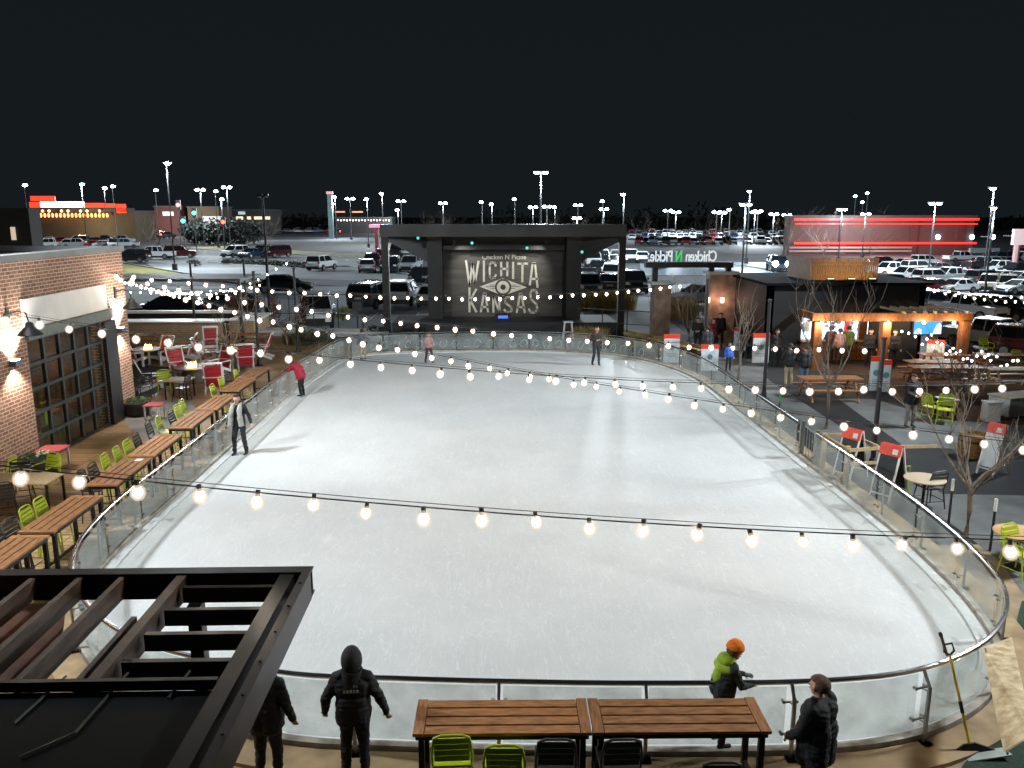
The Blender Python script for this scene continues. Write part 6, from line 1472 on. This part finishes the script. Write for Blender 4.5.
def person(label, loc, face, h=1.75, pose=None, top=(.02, .02, .025), leg=(.015, .017, .025), shoe=(.02, .02, .02), hair=(.03, .02, .015), hat=None, hood=None, coat=0.0, fine=False, bulk=1.0, inner=None, scarf=None, legname=None, glove=None, extra=None, hairlong=False, skirt=0, skates=True):
    J = {k: Vector(v) for k, v in J0.items()}
    for k, v in (pose or {}).items(): J[k] = Vector(v)
    caps = []   # p0,p1,r0,r1,mat   0 skin 1 top 2 leg 3 shoe 4 inner
    A = lambda a, b_, r0, r1, m: caps.append((Vector(a), Vector(b_), r0, r1, m))
    B = bulk
    hip = (J['hl'] + J['hr']) / 2
    up = (J['nec'] - J['pel']).normalized(); rt = (J['sr'] - J['sl']).normalized(); fw = up.cross(rt) * 1.0; fw = rt.cross(up) * -1; fw = -fw if fw.y < 0 and abs(fw.y) > .2 else fw
    fw = up.cross(rt); 
    for s_ in (-1, 1):
        A(J['pel'] + rt * .07 * s_, J['wai'] + rt * .065 * s_, .125 * B, .115 * B, 1); A(J['wai'] + rt * .065 * s_, J['che'] + rt * .085 * s_, .115 * B, .125 * B, 1)
        A(J['che'] + rt * .08 * s_, (J['sl'] if s_ < 0 else J['sr']) * .75 + J['nec'] * .25, .115 * B, .075 * B, 1)
    A(J['sl'], J['sr'], .075 * B, .075 * B, 1)
    A(J['nec'] - up * .03, J['hed'] - up * .04, .058, .052, 0)
    hd = J['hed']; hf = Vector(fw) if not (pose and 'look' in pose) else J['look'].normalized(); hf.normalize()
    hu = Vector((0, 0, 1)) if abs(hf.z) < .5 else up; hu = (hu - hf * hu.dot(hf)).normalized(); hr_ = hf.cross(hu)
    A(hd - hf * .015 + hu * .035, hd + hf * .01 + hu * .02, .098, .09, 0); A(hd + hf * .025 - hu * .055, hd + hf * .03 - hu * .06, .062, .058, 0)
    A(hd + hf * .10 + hu * .015, hd + hf * .117 - hu * .015, .010, .016, 0); A(hd + hf * .082 - hu * .05, hd + hf * .082 - hu * .05 + hr_ * .001, .024, .024, 0)
    for s_ in (-1, 1): A(hd + hr_ * .093 * s_ - hu * .01, hd + hr_ * .096 * s_ + hu * .025, .018, .02, 0)
    for s_, S1, E1, W1, H1, K1, A1 in ((-1, 'sl', 'el', 'wl', 'hl', 'kl', 'al'), (1, 'sr', 'er', 'wr', 'hr', 'kr', 'ar')):
        A(J[S1], J[E1], .070 * B, .054 * B, 1); A(J[E1], J[W1], .052 * B, .038 * B, 1)
        d = (J[W1] - J[E1]).normalized(); pc = J[W1] + d * .07
        hm = 5 if glove else 0; A(J[W1], pc, .028, .034, hm)
        sd = d.cross(fw).normalized() if abs(d.dot(fw)) < .9 else rt; pn = d.cross(sd).normalized()
        if pn.dot(rt) * s_ > 0: pn = -pn     # palm faces the body
        for k in range(4):
            o_ = sd * (k - 1.5) * .019; L1 = [.036, .042, .04, .03][k]
            a_ = pc + d * .02 + o_; b_ = a_ + (d + pn * .25).normalized() * L1; c_ = b_ + (d + pn * .9).normalized() * L1 * .8
            A(a_, b_, .0095, .009, hm); A(b_, c_, .009, .0075, hm)
        ts = sd * (1 if sd.dot(fw) > 0 else -1); a_ = J[W1] + d * .03 + ts * .03; b_ = a_ + (d * .7 + ts * .6 + pn * .3).normalized() * .04; A(a_, b_, .012, .011, hm); A(b_, b_ + (d + pn * .3).normalized() * .03, .011, .009, hm)
        A(J[H1] + Vector((0, 0, .0)), J[K1], .098 * (B * .5 + .5), .072, 2); A(J[K1], J[A1] + Vector((0, 0, .03)), .072, .058, 2)
        ft = Vector((fw.x, fw.y, 0)); ft = ft.normalized() if ft.length > .1 else Vector((0, 1, 0))
        A(J[A1] + Vector((0, 0, .03)), J[A1] - Vector((0, 0, .03)), .052, .05, 3); A(J[A1] - Vector((0, 0, .045)) - ft * .03, J[A1] - Vector((0, 0, .05)) + ft * .14, .04, .034, 3)
    A(J['hl'], J['hr'], .11, .11, 2)
    if coat:
        for s_ in (-1, 1):
            for ff in (-.04, .04):
                A(J['wai'] + rt * .07 * s_ + fw * ff, J['pel'] + rt * .085 * s_ + fw * ff - Vector((0, 0, coat)), .118 * B, .112 * B, 1)
    b = MB()
    for p0, p1, r0, r1, m in caps: capsule(b, p0, p1, r0, r1, 14 if fine else 8)
    me = b.mesh('tmp', [], fix=False); o = bpy.data.objects.new('tmp', me); C.objects.link(o)
    md = o.modifiers.new('r', 'REMESH'); md.mode = 'VOXEL'; md.voxel_size = .0085 if fine else .02; 
    sm = o.modifiers.new('s', 'SMOOTH'); sm.iterations = 3 if fine else 2; sm.factor = .5
    dg = bpy.context.evaluated_depsgraph_get(); me2 = bpy.data.meshes.new_from_object(o.evaluated_get(dg)); bpy.data.objects.remove(o)
    t = thing('person', label, 'person', loc, face, sc=h / 1.75)
    key = '%.3f%.3f%.3f' % tuple(top)
    tm = mat('cloth_' + key, top, .8, 0, .25, 14, .4); lm = mat('cloth_%.3f%.3f%.3f' % tuple(leg), leg, .8, 0, .25, 14, .3); shm = mat('cloth_%.3f%.3f%.3f' % tuple(shoe), shoe, .6)
    im = mat('cloth_%.3f%.3f%.3f' % tuple(inner), inner, .8) if inner else tm
    for m in (skinm(), tm, lm, shm, im, mat('cloth_glove', glove, .8) if glove else skinm()): me2.materials.append(m)
    nP = len(me2.polygons); co = np.zeros(len(me2.vertices) * 3); me2.vertices.foreach_get('co', co); co = co.reshape(-1, 3)
    cen = np.zeros(nP * 3); me2.polygons.foreach_get('center', cen); cen = cen.reshape(-1, 3)
    best = np.full(nP, 1e9); mi = np.zeros(nP, dtype=np.int32)
    for p0, p1, r0, r1, m in caps:
        a = np.array(p0); d = np.array(p1 - p0); L2 = max(1e-9, float(d @ d)); tt = np.clip((cen - a) @ d / L2, 0, 1)
        dist = np.linalg.norm(cen - (a + tt[:, None] * d), axis=1) - (r0 + (r1 - r0) * tt)
        if m == 0: dist = dist + .006
        w_ = dist < best; best[w_] = dist[w_]; mi[w_] = m
    if inner:
        loc_ = cen - np.array(J['pel']); fx = loc_ @ np.array(fw); rx = np.abs(loc_ @ np.array(rt)); mi[(mi == 1) & (fx > .05) & (rx < .045) & (loc_[:, 2] > -.25)] = 4
    from mathutils import noise as _n
    vm = np.zeros(len(me2.vertices), dtype=bool)
    lv = np.zeros(len(me2.loops), dtype=np.int32); me2.loops.foreach_get('vertex_index', lv)
    lt = np.zeros(nP, dtype=np.int32); me2.polygons.foreach_get('loop_total', lt); vm[lv[np.repeat((mi == 1) | (mi == 2), lt)]] = True
    nv = np.zeros(len(me2.vertices) * 3); me2.vertices.foreach_get('normal', nv); nv = nv.reshape(-1, 3); sd_ = float(len(label))
    for i in np.nonzero(vm)[0]:
        c_ = co[i]; a = _n.noise(Vector((c_[0] * 7 + sd_, c_[1] * 7, c_[2] * 16))); b2 = _n.noise(Vector((c_[0] * 14, c_[1] * 14 + sd_, c_[2] * 9)))
        co[i] += nv[i] * ((.5 - abs(a)) * .022 + b2 * .008 - .006)
    me2.vertices.foreach_set('co', co.ravel())
    me2.polygons.foreach_set('material_index', mi); me2.polygons.foreach_set('use_smooth', [True] * nP)
    me2.name = 'body'; o = bpy.data.objects.new('body', me2); C.objects.link(o); o.parent = t
    def shell(nm, c, rx, ry, rz_, col, zc=-9, back=True, cut=None):
        m_ = MB(); n = 20; k = 12; vs = []; 
        m_.ball((0, 0, 0), 1.0, n, k)
        vv = []
        for q_ in m_.v:
            p = Vector(q_); vv.append(c + hr_ * p.x * rx + hf * p.y * ry + hu * p.z * rz_)
        keep = [f for f in m_.f if cut is None or all(cut(Vector(m_.v[i])) for i in f)]
        m_.v = [tuple(v) for v in vv]; m_.f = keep; m_.mi = [0] * len(keep)
        ob = m_.build(nm, mat('cloth_%.3f%.3f%.3f' % tuple(col), col, .85, 0, .25, 25, .5), t, smooth=True, fix=False)
        so = ob.modifiers.new('thick', 'SOLIDIFY'); so.thickness = .012; so.offset = 1
        return ob
    if not hood: shell('hair', hd + hu * .035 - hf * .012, .108, .118, .105 if not hairlong else .13, hair, cut=lambda p: not (p.y > .25 and p.z < .42) and p.z > (-.45 if not hairlong else -1.1) - (.2 if p.y < 0 else -.2))
    if hairlong: 
        m_ = MB(); m_.path([hd - hf * .08, hd - hf * .10 - hu * .12, hd - hf * .10 - hu * .28], [.08, .085, .03], 8); m_.build('long_hair', mat('cloth_%.3f%.3f%.3f' % tuple(hair), hair, .85), t, smooth=True)
    if hat: shell('beanie', hd + hu * .065 - hf * .015, .128, .135, .145, hat, cut=lambda p: p.z > -.25); m_ = MB(); m_.ball(hd + hu * .185 - hf * .02, .022, 8, 6); m_.build('beanie_knob', mat('cloth_%.3f%.3f%.3f' % tuple(hat), hat, .85), t)
    if hood:
        shell('hood', hd + hu * .025 - hf * .02, .120, .145, .175, hood, cut=lambda p: not (p.y > .45 and p.z < .75))
        m_ = MB(); m_.path([hd + hu * .02 - hf * .03, hd - hu * .08 - hf * .035, hd - hu * .16 - hf * .02, hd - hu * .24 - hf * .01, hd - hu * .30], [.115, .128, .155, .19, .21], 16); m_.build('hood_collar', mat('cloth_%.3f%.3f%.3f' % tuple(hood), hood, .85), t, smooth=True)
    if fine and not hood:
        for s_ in (-1, 1):
            m_ = MB(); m_.ball(hd + hf * .088 + hr_ * .034 * s_ + hu * .012, .011, 8, 6); m_.build('eye', mat('eye', (.06, .04, .03), .3), t)
        m_ = MB(); m_.beam(hd + hf * .099 - hu * .048 - hr_ * .022, hd + hf * .099 - hu * .048 + hr_ * .022, .012, .008); m_.build('mouth', mat('lips', (.35, .12, .10), .5), t)
    if scarf:
        for s_ in (-1, 1):
            m_ = MB(); m_.path([J['nec'] + rt * .07 * s_ - fw * .05, J['nec'] + rt * .11 * s_ + fw * .06 - up * .02, J['che'] + rt * .12 * s_ + fw * .15, J['wai'] + rt * .14 * s_ + fw * .17, J['pel'] + rt * .17 * s_ + fw * .16 - up * .06], [.05, .065, .075, .08, .085], 8); m_.build('scarf', mat('cloth_%.3f%.3f%.3f' % tuple(scarf), scarf, .9, 0, .2, 14), t, smooth=True)
    if skates:
        for a_ in ('al', 'ar'):
            c = J[a_]; m_ = MB(); m_.beam(c + Vector((0, -.06, -.085)), c + Vector((0, .15, -.085)), .012, .03); m_.build('skate_blade', CHROME, t)
    return t
FA = lambda deg: R(deg)   # facing: 0 = away from the camera (+Y)
BLK = (.010, .010, .012)
walk = dict(kl=(-.11, .12, .51), al=(-.12, .16, .10), kr=(.11, -.02, .50), ar=(.12, -.20, .12))
# on the ice
person('skater in black with a long pale grey scarf, near the left barrier', P(241, 454, .0), R(168), 1.86, dict(el=(-.30, -.04, 1.15), wl=(-.42, .08, .96), er=(.29, -.03, 1.14), wr=(.33, .06, .90), al=(-.17, -.02, .09), ar=(.13, .1, .09), kl=(-.14, .04, .5), kr=(.12, .1, .5)), BLK, BLK, scarf=(.36, .36, .32), hairlong=True, hair=(.02, .014, .012), fine=True)
person('skater in a red coat bending over and holding the left handrail', P(302, 396, .0), R(75), 1.72, dict(wai=(0, .08, 1.10), che=(0, .22, 1.25), nec=(0, .33, 1.33), hed=(0, .43, 1.42), sl=(-.17, .27, 1.29), sr=(.17, .27, 1.29), el=(-.22, .42, 1.10), wl=(-.18, .62, 1.08), er=(.22, .42, 1.08), wr=(.18, .62, 1.05), look=(0, 1, -.3), hl=(-.09, -.03, .92), hr=(.09, -.03, .92)), (.30, .012, .03), BLK, coat=.12, bulk=1.25, hair=(.03, .02, .02), hairlong=True)
person('child skater in grey hoodie and tan trousers at the far left of the ice', P(363, 359.5, .0), R(20), 1.55, None, (.10, .11, .13), (.34, .27, .18), hair=(.03, .02, .02))
person('child skater in a pinkish top holding hands together at the far end of the ice', P(429, 363, .0), R(200), 1.50, dict(el=(-.26, .1, 1.14), wl=(-.10, .26, 1.10), er=(.26, .1, 1.14), wr=(.08, .26, 1.10), **dict(kl=(-.16, .08, .5), al=(-.22, -.03, .09), kr=(.13, -.02, .5), ar=(.16, -.16, .1))), (.42, .24, .22), (.035, .02, .02), hair=(.12, .06, .03))
person('tall skater all in black standing at the far right end of the ice', P(596, 365, .0), R(195), 1.90, dict(el=(-.24, -.1, 1.15), wl=(-.10, .14, 1.18), er=(.24, -.1, 1.15), wr=(.08, .14, 1.15), al=(-.1, .08, .09), ar=(.14, -.1, .09)), (.03, .022, .02), (.02, .026, .03), hair=(.03, .02, .015))
# near people
def near(px, py, z): return P(px, py, z)
p = near(351, 652, 1.78); person('person in a black hooded sweatshirt with white lettering, back to us at near barrier', (p.x, p.y, -.03), R(2), 1.80, dict(el=(-.33, -.03, 1.15), wl=(-.36, .06, .93), er=(.33, -.02, 1.15), wr=(.40, .02, .93), kl=(-.11, .03, .5), kr=(.11, .03, .5)), (.009, .009, .011), (.008, .008, .010), hood=(.009, .009, .011), fine=True, bulk=1.22, coat=.05, skates=False)
pt = [o for o in C.objects if o.get('category') == 'person'][-1]
b = MB(); rr = random.Random(2)
for i in range(5): b.box(-.09 + i * .04, -.09 + i * .04 + .026, -.178, -.172, 1.31, 1.345)
for i in range(2): b.box(.03 + i * .035, .03 + i * .035 + .02, -.160, -.154, 1.375, 1.395)
b.build('back_print', mat('white_print', (.5, .5, .5), .8), pt)
p = near(822, 677, 1.78); person('man with short brown hair and long black coat right of the near high table', (p.x, p.y, -.03), R(38), 1.80, dict(el=(-.28, .06, 1.14), wl=(-.22, .22, .98), er=(.29, .06, 1.13), wr=(.22, .2, .95)), (.008, .009, .011), (.01, .01, .012), hair=(.10, .055, .035), fine=True, bulk=1.35, coat=.22, skates=False)
p = near(262, 658, 1.75); person('person in a black jacket half hidden behind the dark roof frame', (p.x, p.y, -.03), R(-8), 1.78, dict(er=(.29, -.03, 1.14), wr=(.33, .04, .92)), (.010, .010, .012), (.012, .013, .016), hood=(.010, .010, .012), fine=True, bulk=1.2, coat=.1, skates=False)
p = near(722, 640, 1.62); person('child in orange beanie and black and lime jacket, leaning over the near barrier', (p.x, p.y - .12, .14), R(-82), 1.50, dict(wai=(0, .03, 1.11), che=(0, .07, 1.30), nec=(0, .12, 1.45), hed=(0, .18, 1.58), sl=(-.17, .1, 1.39), sr=(.17, .1, 1.39), el=(-.22, .20, 1.14), wl=(-.12, .40, 1.12), er=(.22, .22, 1.12), wr=(.12, .42, 1.06), look=(0, 1, -.22)), (.016, .022, .018), (.012, .013, .016), hair=(.10, .05, .03), hat=(.80, .20, .01), glove=(.5, .55, .52), fine=True, bulk=1.15, inner=(.012, .014, .016), coat=.02, skates=False)
kid = [o for o in C.objects if o.get('category') == 'person'][-1]
LG_ = mat('lime_cloth', (.30, .46, .03), .8, 0, .25, 14)
b = MB(); b.ball((0, .045, 1.475), .135, 20, 14, (1.15, 1.0, .75)); b.build('hood_down', LG_, kid, smooth=True)
b = MB(); b.ball((0, .03, 1.37), .205, 24, 14, (1.08, .80, .45)); b.build('shoulder_panel', LG_, kid, smooth=True)
b = MB(); b.ball((0, -.03, 1.20), .14, 20, 12, (.9, .95, 1.2)); b.build('back_panel', LG_, kid, smooth=True)
b = MB(); b.path([(-.10, .10, 1.44), (0, .19, 1.41), (.10, .10, 1.44)], .035, 8); b.build('collar', mat('fleece', (.55, .50, .40), .9), kid, smooth=True)
# right side
PPL = [(788, 386, 5, 1.85, BLK, (.30, .24, .13), 'man in a black jacket and khaki trousers, seen from behind right of the rink'), (803, 387, 10, 1.82, (.012, .014, .02), (.07, .12, .20), 'man in a black jacket and blue jeans beside the one in khaki'),
       (909, 427, 190, 1.85, (.010, .010, .013), (.20, .20, .18), 'man in a wide black jacket and grey trousers on the pale path'), (728, 371, 190, 1.35, (.04, .13, .55), (.012, .013, .018), 'child in a bright blue jacket at the far right of the barrier'),
       (706, 364, 15, 1.9, (.02, .022, .028), (.03, .045, .055), 'tall dark clothed man beside the orange topped notice board'), (697, 352, 160, 1.85, BLK, BLK, 'person in black left of the pink lit stone pillar'), (712, 352, 200, 1.8, (.22, .02, .03), BLK, 'person in a dark red top by the stone pillar'), (719, 348, 180, 1.95, BLK, (.02, .025, .03), 'tall person in black under the sign post'),
       (745, 357, 150, 1.9, BLK, BLK, 'person in black next to the board at the black bar corner'), (775, 366, 190, 1.8, (.015, .015, .018), BLK, 'dark figure in front of the black bar wall'),
       (838, 364, 0, 1.75, (.42, .26, .28), (.02, .02, .03), 'person in a pale pink jacket at the bar counter'), (829, 363, 5, 1.85, (.10, .05, .04), BLK, 'person in a brown jacket at the bar counter'), (846, 363, 350, 1.85, (.13, .20, .03), BLK, 'person in an olive green jacket at the bar counter'),
       (868, 367, 170, 1.85, BLK, BLK, 'person in black facing away from the bar counter'), (892, 368, 180, 1.85, (.012, .012, .014), BLK, 'dark person standing beside the middle pergola post'), (1003, 445, 180, 1.7, (.20, .10, .08), BLK, 'x')]
for px, py, f_, h_, tp_, lg_, l_ in PPL:
    if l_ == 'x': continue
    ps = dict(walk) if 'walking' in l_ else (dict(el=(-.26, .08, 1.15), wl=(-.12, .24, 1.12), er=(.26, .08, 1.15), wr=(.12, .22, 1.1)) if px in (697, 829, 745, 788, 803, 909) else None)
    person(l_, P(px, py, 0), R(f_), h_, ps, tp_, lg_, bulk=1.45 if px == 909 else 1.2 if px != 728 else 1.1, skates=False, coat=.03)
print('OBJECTS', len(C.objects))
